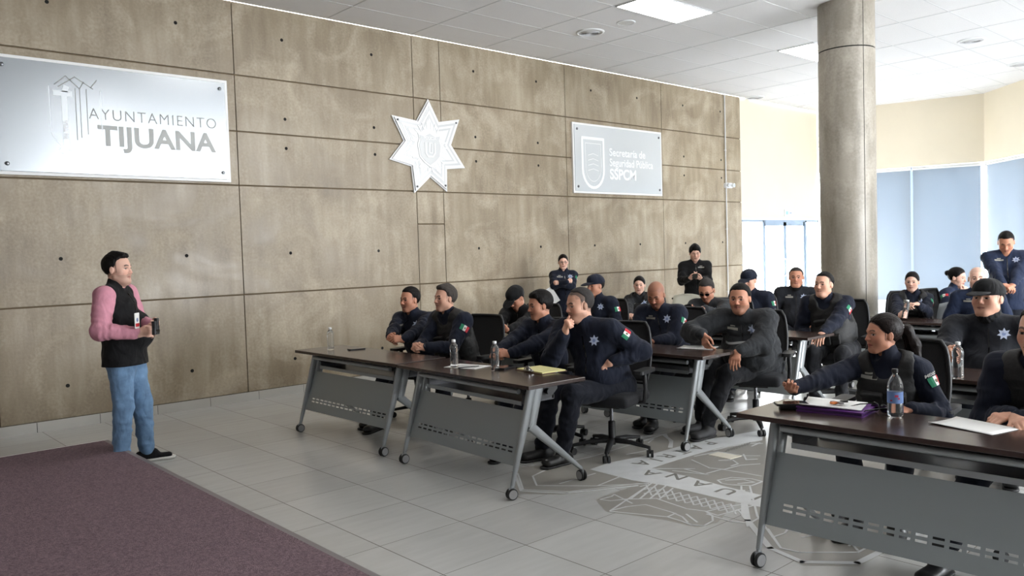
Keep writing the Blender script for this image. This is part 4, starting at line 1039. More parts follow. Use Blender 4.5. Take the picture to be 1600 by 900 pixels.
    if cap:
        cm = M[cap]; cz = .030
        co = hmesh('cap', [(ell((-.014, 0, .040), (.114, .092*w, .100)), 0), (ell((.045, 0, .075), (.052, .060*w, .050)), .03)], [], cm, keep=lambda X_, Y_, Z_: cz-.12*X_-Z_, cap_like=True)
        hmesh('brim', [(ell((.122, 0, .030), (.085, .070, .009), rotm(0, -14)), 0)], [(ell((.115, 0, -.032), (.070, .060, .050)), .004)], cm, co)
        hmesh('cap_button', [(ell((-.014, 0, .139), (.008, .008, .004)), 0)], [], cm, co)
        if True: hmesh('cap_badge', [(ell((.092, 0, .078), (.004, .020, .018), rotm(0, 30)), 0)], [], M['badge'] if cap != 'black' else M['slate'], co, h=.003)
    if glasses:
        mb = MB(); lens = MB()
        for s in (1, -1):
            cxx = V(.094, s*.031*w, -.001); pts = [cxx+V(-.006*abs(math.cos(t))*0-.01*max(0, s*math.cos(t)), .022*math.cos(t), .016*math.sin(t)) for t in np.linspace(0, 2*PI, 15)]
            mb.tube([Vector(hl(p_)-off) for p_ in pts], .0018, M['glassblack'], 6, caps=False)
            if glasses == 'sun':
                lens.add([tuple(hl(p_)-off) for p_ in pts[:-1]], [tuple(range(14))], M['glassblack'])
            mb.tube([Vector(hl(V(.088, s*.052*w, .003))-off), Vector(hl(V(.04, s*.080*w, .004))-off), Vector(hl(V(-.01, s*.086*w, .002))-off)], .0018, M['glassblack'], 6)
        mb.tube([Vector(hl(V(.096, -.010, .002))-off), Vector(hl(V(.096, .010, .002))-off)], .0018, M['glassblack'], 6); go = mb.build('glasses', root)
        if glasses == 'sun': lens.build('lenses', go)
    if gaiter:
        hmesh('neck_gaiter', [(limb(Rh.T @ (nb_-hc)/hsx, (-.018, 0, -.085), .075, .070), 0), (limb((-.02, 0, -.10), (.03, 0, -.105), .06, .05), .03)], [], M['black' if gaiter is True else gaiter], nz=.0012)
    # --- watch
    for s in ((watch,) if watch else ()):
        S, E_, W_, spec = arm[s]; a = unit(W_-E_); c_ = W_-a*.004; d_ = unit(f*spec['d'][0]+l*spec['d'][1]+up*spec['d'][2]); n_ = f*spec['n'][0]+l*spec['n'][1]+up*spec['n'][2]; n_ = unit(n_-a*(n_@a)); t_ = np.cross(a, n_)
        G = Field(c_-.05, c_+.05, .004); G.add(limb(c_-a*.008, c_+a*.008, (.031, .025), (.031, .025), side=t_)); v_, q_ = G.mesh(); wo = np_mesh('watch', v_-off, q_, [M['black_plastic']], parent=root)
        mb = MB(); b_ = c_-n_*.028; mb.tube([Vector(b_-off), Vector(b_-n_*.006-off)], .018, M['metal'], 14); mb.build('watch_case', wo)
    # --- vest over the jacket
    vb = bvh
    if vest:
        g = .018; lo, hi = bounds([p_[0] for p_ in pr], .05); G = Field(lo, hi, .0095*res)
        for p_, k in pr: G.add(p_, k)
        G.D -= g
        tt = (G.grid()[0]-pv[0])*spu[0]+(G.grid()[1]-pv[1])*spu[1]+(G.grid()[2]-pv[2])*spu[2]; nsp = np.linalg.norm(sp)
        G.D = np.maximum(G.D, (.12*nsp-tt).astype(np.float32))
        for s in (1, -1): G.add(ell(arm[s][0]-spu*.03+l*s*.045, (.085, .085, .14)), .02, 's')
        G.add(limb(nb_+spu*.015+g2*.02, nb_+spu*.1+g2*.03, .080, .090), .02, 's'); G.add(ell(nb_-spu*.03+g2*.09, (.06, .06, .05)), .02, 's')
        X2, Y2, Z2 = G.grid(); G.D += wrinkle(X2, Y2, Z2, seed+13, .004)+(.0035*np.abs(np.sin(tt*PI/.05))**.5-.002 if vest == 'tac' else 0); G.D = G.D.astype(np.float32); v_, q_ = G.mesh()
        vo = np_mesh('tactical_vest' if vest == 'tac' else 'vest', v_-off, q_, [M['vest'] if vest == 'tac' else M['black']], parent=root)
        vb = BVHTree.FromPolygons([tuple(a_) for a_ in v_], [tuple(a_) for a_ in q_])
        if vest == 'tac':
            Rt = np.stack([g2, l, spu], 1)
            spots = [(.36, .075, .042, .055), (.36, -.075, .042, .055), (.36, 0, .032, .050), (.60, .085, .034, .045), (.62, -.06, .055, .030), (.14, .05, .06, .04)]
            for i, (tv, ly, hw, hh) in enumerate(spots):
                b_ = pv+sp*tv+l*ly*size; hit = vb.ray_cast(Vector(b_+g2*.5), Vector(-g2), .6)
                if hit[0] is None: continue
                c_ = np.array(hit[0])+g2*.004; G = Field(c_-.1, c_+.1, .006); G.add(rbx(c_, (.022, hw, hh), .008, Rt)); G.add(rbx(c_+spu*hh*.55+g2*.006, (.022, hw+.003, hh*.38), .006, Rt), .002)
                v_, q_ = G.mesh(); np_mesh('pouch', v_-off, q_, [M['vest']], parent=vo)
    # --- insignia
    def chest(sd, t_=.80, dx=.085): return pv+sp*t_+l*sd*dx*size
    nb2 = unit(g2+up*.15)
    if badge: project(vb if vest else bvh, chest(1 if badge == 'L' else -1, .80, .085), nb2, up, star_poly(.040), 'star_badge', [M['badge'], M['badge_c']], root, off)
    if tape: project(vb if vest else bvh, chest(1 if tape == 'L' else -1, .80, .08), nb2, up, grid_poly(-.045, .045, -.009, .009, 0, 3, 1)+grid_poly(-.02, .02, .016, .026, 0, 2, 1), 'name_tape', [M['tape']], root, off)
    if zipper and not vest:
        zp = []; n_ = 12
        for i in range(n_): zp += [([(-.004, -.27+.36*i/n_), (.004, -.27+.36*i/n_), (.004, -.27+.36*(i+1)/n_), (-.004, -.27+.36*(i+1)/n_)], 0)]
        project(bvh, pv+sp*.72, g2, spu, zp, 'zipper', [M['glassblack']], root, off, lift=.001)
    if chest_band:
        bd = []; n_ = 12
        for i in range(n_):
            x0, x1 = -.16+.32*i/n_, -.16+.32*(i+1)/n_; c0, c1 = -.6*x0*x0, -.6*x1*x1; bd.append(([(x0, c0-.006), (x1, c1-.006), (x1, c1+.006), (x0, c0+.006)], 0))
        project(bvh, pv+sp*.66, g2, spu, bd, 'chest_band', [M['refl']], root, off, lift=.004, start=.215)
    for s in ((1,) if flag == 'L' else (-1,) if flag == 'R' else ()):
        S, E_, W_, spec = arm[s]; ax_ = unit(S-E_); side_ = unit(l*s+f*.25); side_ = unit(side_-ax_*(side_@ax_)); org = S+(E_-S)*.36+side_*.05
        pl_ = grid_poly(-.042, -.014, -.026, .026, 1, 2, 3)+grid_poly(-.014, .014, -.026, .026, 0, 2, 3)+grid_poly(.014, .042, -.026, .026, 2, 2, 3)+[([(.008*math.cos(2*PI*i/8), .009*math.sin(2*PI*i/8)) for i in range(8)], 3)]
        project(sleeve_bvh, org, side_, ax_, pl_, 'flag_patch', [M['white'], M['green'], M['red'], M['emb']], root, off)
        if mexico:
            t_ = text_mesh('patch_lettering', 'MEXICO', .022, M['white'], None, (0, 0, 0), rot=(0, 0, 0), align='CENTER', bold=.0008, ext=.0005); me = t_.data
            up_ = unit(ax_); rt_ = np.cross(up_, side_); 
            for vtx in me.vertices:
                p_ = org+rt_*vtx.co.x*1.15+up_*(vtx.co.y+.032); hit = sleeve_bvh.ray_cast(Vector(p_+side_*.25), Vector(-side_), .5)
                vtx.co = Vector((np.array(hit[0])+side_*.003-off) if hit[0] is not None else p_-off)
            t_.parent = root; t_.scale = (1, 1, 1)
    root['_arm'] = 0; del root['_arm']
    return dict(root=root, arm=arm, f=f, l=l, g2=g2, pv=pv, sp=sp, spu=spu, off=off, bvh=bvh, vb=vb, hl=hl, nb=nb_, hc=hc, Rh=Rh)
# ============================================================ THINGS ON THE TABLES AND FLOOR
wm, nt, b = nodes('water_plastic'); b.inputs['Base Color'].default_value = (.93, .95, .96, 1); b.inputs['Transmission Weight'].default_value = .93
b.inputs['Roughness'].default_value = .06; b.inputs['IOR'].default_value = 1.28; b.inputs['Specular IOR Level'].default_value = .7; M['pet'] = wm
M['cap_white'] = mat('white_cap', (225, 226, 226), .4); M['label_blue'] = mat('bottle_label', (120, 150, 205), .5); M['label_red'] = mat('label_mark', (190, 60, 90), .5)
M['paper'] = mat('paper', (226, 226, 224), .8); M['yellow'] = mat('yellow_paper', (222, 214, 150), .8); M['board'] = mat('clipboard_brown', (92, 62, 44), .6); M['ink'] = mat('grey_print', (150, 150, 152), .8)
M['purple'] = mat('purple_plastic', (92, 38, 120), .4); M['screen'] = mat('dark_glass', (12, 12, 15), .08); M['orange'] = mat('orange', (220, 120, 50), .5)
def bottle(P, label, hgt=.205, r=.031, cap='cap_white', lab=False, z=None):
    o = empty('water_bottle', P); tag(o, label, 'bottle', None)
    s = hgt/.205; pf = [(.022, 0), (r*.93, .003), (r, .010)]
    for i in range(9): zz = .018+i*.011; pf += [(r*.985, zz), (r*.93, zz+.0055)]
    pf += [(r*.90, .118), (r, .128), (r, .150), (r*.86, .168), (r*.55, .182), (.0125, .189), (.0125, .196)]
    if lab: pf = [(.022, 0), (r*.95, .003), (r, .012), (r, .055), (r*.97, .058), (r*.97, .112), (r, .116), (r, .130), (r*.93, .146), (r*.7, .168), (r*.48, .180), (.0125, .188), (.0125, .196)]
    mb = MB(); mb.lathe([(a, c*s) for a, c in pf], M['pet'], n=22); mb.build('plastic_body', o)
    mb = MB(); mb.lathe([(.0145, .192*s), (.0148, .194*s), (.0148, .207*s), (.0135, .209*s), (.001, .209*s)], M[cap], n=18); mb.build('screw_cap', o)
    if lab:
        mb = MB(); mb.lathe([(r*.985, .060*s), (r*.985, .111*s)], M['label_blue'], n=22)
        lb = mb.build('label', o); mb = MB()
        for a0, z0, wd, hh in ((200, .088, 26, .010), (222, .078, 14, .008), (165, .07, 18, .006)):
            for k in range(3):
                a = math.radians(a0+wd*k/3); a2 = math.radians(a0+wd*(k+1)/3); R1 = r*1.0
                mb.add([(R1*math.cos(a), R1*math.sin(a), z0*s), (R1*math.cos(a2), R1*math.sin(a2), z0*s), (R1*math.cos(a2), R1*math.sin(a2), (z0+hh)*s), (R1*math.cos(a), R1*math.sin(a), (z0+hh)*s)], [(0, 1, 2, 3)], M['label_red'])
        mb.build('label_print', lb)
    return o
ZT_ = .7415
bottle(onz(517, 547, ZT_), 'clear water bottle standing alone at the wall end of the front table')
bottle(onz(710, 574, ZT_), 'clear water bottle with white cap in front of the paper on the front row tables')
bottle(onz(774, 578, ZT_), 'clear water bottle beside the black phone, left of the yellow pad')
bottle(onz(1399, 650, ZT_), 'water bottle with blue label and black cap on the right foreground table', .225, .0365, 'black_plastic', True)
bottle(onz(1497, 590, ZT_), 'clear ribbed water bottle in front of the large officer in the black cap', .215, .033)
def phone(P, rz, label, name='phone', sz=(.075, .155, .009), case='black_plastic'):
    o = empty(name, P, rz); tag(o, label, 'phone'); hx, hy, t = sz[0]/2, sz[1]/2, sz[2]
    mb = MB(); mb.rbox((-hx, -hy, 0), (hx, hy, t), M[case], .01, 4); mb.build('case', o)
    mb = MB(); mb.rbox((-hx+.003, -hy+.003, t), (hx-.003, hy-.003, t+.0008), M['screen'], .008, 4); mb.build('screen', o); return o
phone(onz(557, 546, ZT_), 1.35, 'black phone lying face up between bottle and clasped hands on the wall end table')
phone(onz(789, 576, ZT_), 1.9, 'black phone lying beside the bottle, left of the yellow pad', sz=(.085, .165, .014))
def sheet(P, rz, w, l, label, name='paper_sheet', n=1, mt='paper', curl=.004):
    o = empty(name, P, rz); tag(o, label, 'paper'); mb = MB(); k = 6
    vs = [(-w/2+w*i/k, -l/2+l*j/k, .001+curl*(abs(2*i/k-1)**3)*(j/k)) for i in range(k+1) for j in range(k+1)]
    mb.add(vs, [(i*(k+1)+j, (i+1)*(k+1)+j, (i+1)*(k+1)+j+1, i*(k+1)+j+1) for i in range(k) for j in range(k)], M[mt], True)
    s = mb.build('sheet', o, fix=False); md = s.modifiers.new('s', 'SOLIDIFY'); md.thickness = .0006*n; md.offset = 1; return o
o = empty('paper_sheet', onz(730, 573, ZT_), .25); tag(o, 'white printed paper with a black pen on it, between the two bottles', 'paper')
mb = MB(); mb.box((-.10, -.145, .0005), (.10, .145, .003), M['paper']); mb.build('sheet', o)
for i in range(7):
    pass
mb = MB()
for i in range(8): mb.box((-.07+.018*i, -.11, .003), (-.064+.018*i, .10, .0034), M['ink'])
mb.build('print', o)
p0 = onz(748, 572, .747); p1 = onz(716, 575, .747); mb = MB(); mb.tube([p0, p1], .0045, M['black_plastic'], 8); tag(mb.build('pen'), 'black pen lying across the white paper on the front table', 'pen')
sheet(onz(1090, 543.5, ZT_), .35, .22, .30, 'white papers on the table in front of the officer in the grey quilted jacket', n=4)
sheet(onz(1521, 666, ZT_), -.25, .21, .30, 'blank white sheet on the right foreground table near the clasped hands', curl=.006)
# yellow pad on clipboard
o = empty('clipboard', onz(845, 579, ZT_), -.12); tag(o, 'brown clipboard holding a yellow legal pad on the front table', 'clipboard')
mb = MB(); mb.rbox((-.115, -.16, 0), (.115, .16, .004), M['board'], .01); mb.build('board', o)
mb = MB(); mb.box((-.100, -.15, .004), (.105, .15, .012), M['yellow']); mb.build('yellow_pad', o)
mb = MB()
for i in range(14): mb.box((-.085+.013*i, -.148, .0121), (-.0845+.013*i, .148, .0124), M['ink'])
mb.build('ruled_lines', o)
mb = MB(); mb.rbox((-.125, -.05, .012), (-.095, .05, .016), M['metal'], .006); mb.tube([(-.11, -.045, .018), (-.12, -.03, .034), (-.12, .03, .034), (-.11, .045, .018)], .004, M['metal'], 8); mb.rbox((-.118, -.018, .014), (-.112, .018, .045), M['metal'], .003, axis=0); mb.build('clip', o)
kP = onz(868, 582, ZT_); o = empty('keys', kP, .3); tag(o, 'small bunch of keys beside the clipboard', 'keys')
mb = MB(); mb.tube([(.014*math.cos(t), .014*math.sin(t), .004) for t in np.linspace(0, 2*PI, 14)], .0015, M['metal'], 6, caps=False); mb.build('ring', o)
for k in range(3):
    a = k*.8; c, s = math.cos(a), math.sin(a); mb = MB(); mb.rbox((.012, -.011, .002+.002*k), (.036, .011, .004+.002*k), M['metal'] if k else M['black_plastic'], .008, M=Matrix.Rotation(a, 4, 'Z')); mb.box((.034, -.004, .002+.002*k), (.062, .004, .004+.002*k), M['metal'], Matrix.Rotation(a, 4, 'Z')); mb.build('key', o)
lp = onz(814, 576, ZT_); mb = MB(); mb.rbox((-.012, -.038, 0), (.012, .038, .012), M['black_plastic'], .006, M=Matrix.Translation(lp) @ Matrix.Rotation(.3, 4, 'Z')); tag(mb.build('lighter'), 'small black lighter between phone and yellow pad', 'lighter')
# right foreground table
o = empty('folder', onz(1308, 641, ZT_), .12); tag(o, 'purple plastic document folder on the right foreground table', 'folder')
mb = MB(); mb.rbox((-.125, -.165, 0), (.125, .165, .006), M['purple'], .012); mb.rbox((-.125, -.165, .018), (.125, .165, .024), M['purple'], .012); mb.build('cover', o)
mb = MB(); mb.box((-.118, -.158, .006), (.118, .158, .018), mat('purple_inner', (66, 30, 88), .6)); mb.build('pages', o)
sheet(onz(1304, 634, ZT_+.026)+V(.01, .01, 0), .28, .21, .29, 'loose white papers lying on the purple folder', n=8, curl=.012)
kP = onz(1310, 631, ZT_+.036); o = empty('keys', kP, .3); tag(o, 'keys on orange tag lying on the papers over the purple folder', 'keys')
mb = MB(); mb.tube([(.015*math.cos(t), .015*math.sin(t), .004) for t in np.linspace(0, 2*PI, 14)], .0018, M['metal'], 6, caps=False); mb.build('ring', o)
for k, mm in enumerate(('black_plastic', 'orange', 'metal', 'black_plastic')):
    a = k*1.35+1; mb = MB(); mb.rbox((.008, -.012, .0+.003*k), (.046, .012, .008+.003*k), M[mm], .01, M=Matrix.Rotation(a, 4, 'Z')); mb.build('key_fob' if k % 2 else 'key', o)
phone(onz(1238, 636, ZT_), .6, 'thick black device under the phone at the corner of the right foreground table', name='radio', sz=(.09, .13, .022))['category'] = 'radio'
phone(onz(1236, 632, ZT_+.023), .75, 'phone stacked on a thick black device at the corner of the right foreground table', sz=(.09, .16, .010))
# sunglasses
o = empty('sunglasses', onz(1375, 645, ZT_), 2.6); tag(o, 'black sunglasses between the purple folder and the labelled bottle', 'sunglasses')
mb = MB()
for s in (-1, 1): mb.add([(.0+.004*abs(c), s*.034+.029*c, .026+.021*sn) for c, sn in [(math.cos(2*PI*k/14), math.sin(2*PI*k/14)) for k in range(14)]], [tuple(range(14))], M['glassblack'])
ln = mb.build('lens', o); md = ln.modifiers.new('s', 'SOLIDIFY'); md.thickness = .002
mb = MB()
for s in (-1, 1): mb.tube([(.002, s*.034+.029*math.cos(t), .026+.021*math.sin(t)) for t in np.linspace(0, 2*PI, 18)], .0025, M['glassblack'], 6, caps=False)
mb.tube([(.002, -.008, .032), (.002, .008, .032)], .003, M['glassblack'], 6); mb.build('frame', o)
for s in (-1, 1): mb = MB(); mb.tube([(0, s*.064, .036), (.06, s*.068, .036), (.12, s*.06, .030), (.145, s*.055, .008)], .003, M['glassblack'], 6); mb.build('temple', o)
# floor access plate
P4 = [onz(*q) for q in ((1107, 711), (1122, 707), (1159, 713), (1141, 718))]; mb = MB(); mb.add([(p_[0], p_[1], z) for z in (0, .004) for p_ in P4], [(0, 1, 2, 3), (4, 5, 6, 7), (0, 1, 5, 4), (1, 2, 6, 5), (2, 3, 7, 6), (3, 0, 4, 7)], mat('floor_plate', (226, 220, 204), .4)); tag(mb.build('floor_plate'), 'small pale floor plate let into the seal design', 'floor plate')
# ------------------------------------------------------------ seal laid into the floor
o = empty('floor_seal', (2.7, -5.6, 0)); tag(o, 'large grey and white city seal laid flat in the floor tiles', 'floor seal')
M['seal_bg'] = mat('seal_grey', (158, 155, 148), .32, noise=.05, nscale=6); M['seal_lt'] = mat('seal_white', (214, 216, 216), .4, noise=.06, nscale=9); M['seal_dk'] = mat('seal_dark_grey', (128, 126, 120), .32)
OF = V(2.7, -5.6, 0)
A_ = lambda x, y: (860+x/4.706, 640+y/4.706)          # crops used for tracing
B_ = lambda x, y: (1140+x/3, 600+y/3)
def fpoly(name, pts, m_, z0, z1):
    mb = MB(); P_ = [onz(*p_)[:2]-OF[:2] for p_ in pts]; mb.prism([tuple(a) for a in P_], z0, z1, m_); return mb.build(name, o)
LZ = [0]
def fline(mb, pts, wd, m_, z0=.0012, z1=.0016, closed=False, world=False):
    LZ[0] += 1; z1 += LZ[0]*.000012
    P_ = [V(*p_)-OF[:2] if world else onz(*p_)[:2]-OF[:2] for p_ in pts]; n = len(P_)
    for i in range(n if closed else n-1):
        a, b2 = P_[i], P_[(i+1) % n]; d = b2-a; L_ = np.linalg.norm(d)
        if L_ < 1e-6: continue
        d /= L_; nn = V(-d[1], d[0])*wd/2; a2, b3 = a-d*wd*.35, b2+d*wd*.35; mb.prism([tuple(a2+nn), tuple(a2-nn), tuple(b3-nn), tuple(b3+nn)], z0, z1, m_)
# field
fpoly('field', [A_(-270, 430), A_(-250, 620), A_(120, 625), A_(620, 555), A_(330, 660), A_(410, 750), A_(860, 815), A_(1080, 870), A_(1230, 830), B_(100, 480), B_(90, 640), B_(190, 770), B_(340, 850), B_(610, 855), B_(760, 770), B_(1000, 600), (1560, 740), (1420, 640), (1240, 640), A_(1300, 60), A_(870, 170), A_(300, 330), A_(60, 400)], M['seal_bg'], .0002, .0006)
fpoly('ribbon_band', [A_(290, 440), A_(440, 390), A_(700, 340), A_(1100, 230), A_(1560, 150), A_(1560, 225), A_(1250, 280), A_(1000, 350), A_(745, 432)], M['seal_lt'], .0007, .0012)
fpoly('ribbon_band', [A_(290, 440), A_(745, 432), A_(1000, 490), A_(1300, 570), A_(1700, 665), B_(420, 480), B_(330, 540), A_(1560, 720), A_(1300, 668), A_(850, 560), A_(600, 520)], M['seal_lt'], .0007, .0012)
mb = MB()
for pl_ in ([A_(-240, 470), A_(-200, 590), A_(140, 604), A_(640, 545), A_(720, 548)], [A_(-130, 490), A_(-100, 560), A_(330, 562), A_(720, 545)], [A_(-130, 490), A_(60, 400), A_(330, 340), A_(830, 185)], [A_(70, 545), A_(330, 470)], [A_(350, 560), A_(520, 490)], [A_(640, 430-190), A_(760, 215), A_(720, 245)], [A_(600, 215), A_(850, 180), A_(880, 240), A_(870, 280)], [A_(500, 240), A_(680, 195)], [A_(560, 330), A_(720, 300), A_(690, 280)],
            [A_(600, 650), A_(740, 545)], [A_(660, 655), A_(790, 545)], [A_(730, 658), A_(850, 560)], [A_(800, 660), A_(900, 580)], [A_(540, 660), A_(780, 655), A_(1000, 730), A_(1150, 750), A_(1290, 715), A_(1410, 700)],
            [A_(440, 745), A_(600, 640), A_(720, 560)], [A_(440, 750), A_(860, 790), A_(920, 765), A_(820, 735), A_(700, 700), A_(560, 715), A_(440, 745)], [A_(370, 660), A_(450, 640), A_(470, 625), A_(520, 650), A_(600, 690)], [A_(370, 662), A_(440, 672), A_(600, 655)],
            [A_(860, 790), A_(960, 820), A_(1040, 850), A_(1130, 855), A_(1195, 820), A_(1190, 780), A_(1150, 755)], [A_(900, 760), A_(970, 790), A_(1010, 830)], [A_(1000, 770), A_(1080, 830)], [A_(1150, 770), A_(1330, 825), A_(1470, 835), A_(1530, 800)], [A_(1140, 750), A_(1230, 780), A_(1500, 705)], [A_(1380, 740), A_(1440, 800), A_(1450, 860)], [A_(1450, 830), B_(70, 520), B_(90, 560)],
            [A_(750, 435), A_(1060, 435), A_(990, 440), A_(1160, 480), A_(900, 450)], [A_(1040, 370), A_(1170, 430), A_(1280, 440), A_(1400, 410), A_(1540, 400)], [A_(1150, 470), A_(1260, 440), A_(1440, 470), A_(1550, 490)], [A_(1230, 520), A_(1330, 500), A_(1480, 510), A_(1560, 530), A_(1480, 560), A_(1340, 555), A_(1260, 545), A_(1230, 520)], [A_(1290, 520), A_(1420, 515), A_(1500, 535), A_(1380, 545)],
            [A_(1060, 345), A_(1230, 310), A_(1420, 340), A_(1540, 340)], [A_(1200, 300), A_(1300, 275), A_(1460, 250), A_(1560, 250)], [A_(1240, 375), A_(1340, 370), A_(1380, 400), A_(1330, 415)], [A_(1420, 330), A_(1440, 370), A_(1520, 365)], [A_(1480, 270), A_(1540, 245)],
            [B_(55, 480), B_(60, 620), B_(150, 710)], [B_(95, 480), B_(130, 620), B_(240, 770), B_(330, 790), B_(600, 790), B_(700, 740)], [B_(180, 680), B_(240, 770)], [B_(300, 640), B_(260, 700), B_(200, 720)], [B_(340, 720), B_(520, 690), B_(600, 780)], [B_(190, 660), B_(330, 700)], [B_(560, 760), B_(620, 700)]):
    fline(mb, pl_, .013, M['seal_lt'])
fline(mb, [B_(60, 500), B_(85, 640), B_(190, 770), B_(340, 835), B_(600, 840), B_(740, 770), B_(900, 690)], .035, M['seal_lt']); fline(mb, [A_(-270, 450), A_(-215, 600), A_(120, 616), A_(640, 560)], .02, M['seal_lt']); fline(mb, [A_(830, 185), A_(890, 230), A_(885, 280)], .03, M['seal_lt'])
for i in range(11):     # chevrons of the wing
    t = i/10; bx, by = 690+62*i, 590+14*i
    for k in range(3): fline(mb, [A_(bx-28+k*14, by-24+k*26), A_(bx+16+k*14, by-34+k*26), A_(bx+26+k*14, by-10+k*26)], .011, M['seal_lt'])
for i in range(9): fline(mb, [A_(1290+20*i, 310-6*i), A_(1310+20*i, 290-6*i)], .012, M['seal_dk'])
mb.build('line_work', o)
def fl_text(ch, x, y, rz, sz=.168): t = text_mesh('letter', ch, sz, M['seal_dk'], o, (x-OF[0], y-OF[1], .0013), rot=(0, 0, rz), align='CENTER', bold=.002, ext=.0003, xs_=1.1)
for ch, x, y in (('T', 2.79, -6.42), ('I', 2.78, -6.26), ('J', 2.775, -6.09), ('U', 2.765, -5.87), ('A', 2.79, -5.65), ('N', 2.83, -5.43), ('A', 2.78, -5.24)): fl_text(ch, x, y, PI/2)
for ch, x, y in (('A', 2.90, -4.97), ('I', 3.04, -4.99), ('R', 3.18, -4.98), ('T', 3.36, -4.99), ('A', 3.54, -4.99), ('P', 3.74, -4.98)): fl_text(ch, x, y, PI)
# ============================================================ THE CAST
def clasp(P, sep=.075, back=.075, z=0): return lambda f, l: None
def HD(s, P, body, d=(1, 0, -.05), n=(0, 0, -1), curl=.3, back=.09, **k):
    """hand whose palm centre is at P (world); the wrist sits behind it along the finger direction"""
    b = math.radians(body); f = V(math.cos(b), math.sin(b), 0); l = V(-f[1], f[0], 0); dd = unit(f*d[0]+l*d[1]+V(0, 0, 1)*d[2])
    return dict(s=s, w=np.asarray(P, float)-dd*back*.75, d=d, n=n, curl=curl, **k)
def CL(P, body, **k):
    b = math.radians(body); f = V(math.cos(b), math.sin(b), 0); l = V(-f[1], f[0], 0); P = np.asarray(P)
    return [HD(1, P+l*.018, body, (.8, -.6, .12), (-.1, -.75, -.5), .75, **k), HD(-1, P-l*.018+V(0, 0, .004), body, (.8, .6, .12), (-.1, .75, -.5), .75, **k)]
G1 = None
P = {}
P['P1'] = person('man in black vest, pink shirt and blue jeans standing by the stage', at(185, 421, 6.35), (-48, 2, 0), -42, pelvis=at(195, 560, 6.42)*[1, 1, 0]+V(0, 0, .90), seated=False,
  size=1.03, fat=1.16, w=1.04, jaw=1.08, skin='p', hair='quiff', jacket='black', sleeveless='pink', trousers='jeans', sneakers=True, shoes='black', flag=None, badge=None, tape=None, beard=.25,
  hands=[dict(s=-1, w=at(215, 521, 6.12), d=(.95, .25, .1), n=(0, .9, -.3), curl=.45, pole=(-.7, -.5, -.6)), dict(s=1, w=at(237, 507, 6.28), d=(.75, -.55, -.1), n=(-.2, -.9, .1), curl=.6, pole=(-.5, .6, -.8))],
  feet={1: (.09, .10, 25), -1: (-.02, .10, -4)}, seed=1, hs=.98)
A = CL(onz(602, 541, .785), 192)
P['A'] = person('officer with folded hands nearest the concrete wall in the front row, plain navy jacket', at(640, 469, 7.95), (187, 0, 0), 196, pelvis=V(2.93, -2.30, .54), hands=A, skin='m', hair='short', jaw=1.05, w=.97, fat=1.05, flag=None, seed=2, feet={1: (.72, -.01), -1: (.60, .13)}, beard=.15)
B_h = CL(onz(650, 542, .79), 188)
P['B'] = person('officer with slicked hair, vest and watch, second from the wall in front row', at(695, 467, 7.4), (176, 3, 0), 186, pelvis=V(2.90, -2.98, .54), hands=B_h, skin='l', hair='quiff', hmat='hair_grey', vest='tac', w=.98, jaw=1.05, fat=1.08, flag='L', watch=1, seed=3, badge=None, tape=None)
P['C'] = person('black haired officer resting his hands on the table beside the chin-holding man', at(843, 478, 6.7), (162, -4, 0), 186, pelvis=V(3.02, -4.0, .54), feet={1: (.70, .08), -1: (.5, .13)}, hands=CL(onz(768, 558, .775), 186), skin='m', hair='full', w=.98, flag='L', fat=1.03, seed=4, beard=.1, badge=None, tape=None, size=.98)
P['D'] = person('officer with his right fist on his chin at the front row end', at(905, 477, 6.15), (164, -5, 0), 196, pelvis=V(2.99, -4.66, .55), legdir=172, skin='l', hair='receding', hmat='hair_crop', crop=((92, 78, 68), .35), w=1.0, jaw=1.08, fat=1.24, shw=1.06, flag='L', seed=5, beard=.22, tape=None,
  hands=[dict(s=-1, w=at(883, 519, 6.02), d=(.12, .35, .95), n=(-.7, .6, .1), curl=1.15, pole=(.5, -.3, -1)), dict(s=1, w=at(955, 566, 6.05), d=(.2, -.8, -.3), n=(-.3, -.5, -.6), curl=.9, pole=(-.8, .9, -.2))], feet={1: (.50, .02, 5), -1: (.52, .20)}, size=1.04)
P['E'] = person('man in black cap and black jacket looking down at his phone behind the front row', at(806, 466, 8.7), (188, -32, 0), 200, pelvis=V(4.25, -2.45, .54), skin='m', hair='short', cap='black', jacket='black', flag=None, badge=None, tape=None, fat=1.05, seed=6, res=1.2, lidded=True, watch=1,
  hands=[HD(1, onz(781, 517, .80), 200, (.7, -.6, .25), (0, -.6, .6), .5), HD(-1, onz(774, 517, .80), 200, (.7, .6, .25), (0, .6, .6), .5)])
P['F'] = person('officer in navy cap with a silver badge, seated behind the man with fist on chin', at(930, 447, 9.3), (176, 0, 0), 190, skin='m', hair='short', cap='navy', jaw=.97, flag='L', seed=7, res=1.3, beard=.1)
P['G'] = person('woman with glasses and folded arms standing against the concrete wall', at(880, 410, 11.6), (228, 0, 0), 236, seated=False, female=True, skin='p', hair='back', hmat='hair_brown', glasses='clear', fat=1.02, seed=8, res=1.35, size=.93, flag='L',
  hands=[dict(s=1, w=at(874, 443, 11.33), d=(-.25, -.95, .15), n=(-.9, 0, -.2), curl=.5, pole=(.1, .9, -.8), sc=.85), dict(s=-1, w=at(887, 440, 11.28), d=(-.25, .95, .15), n=(-.9, 0, -.2), curl=.5, pole=(.1, -.9, -.8), sc=.85)])
P['H'] = person('young woman officer with hair pulled back and a dark vest seated behind the bald officer', at(999, 446, 10.2), (213, 0, 0), 200, female=True, skin='p', hair='back', jacket='grey', vest='tac', flag=None, badge='L', tape='R', seed=9, res=1.35, size=.95,
  hands=[HD(-1, at(986, 497, 9.7), 200, (.8, .5, 0), (0, .3, -.9), .4)])
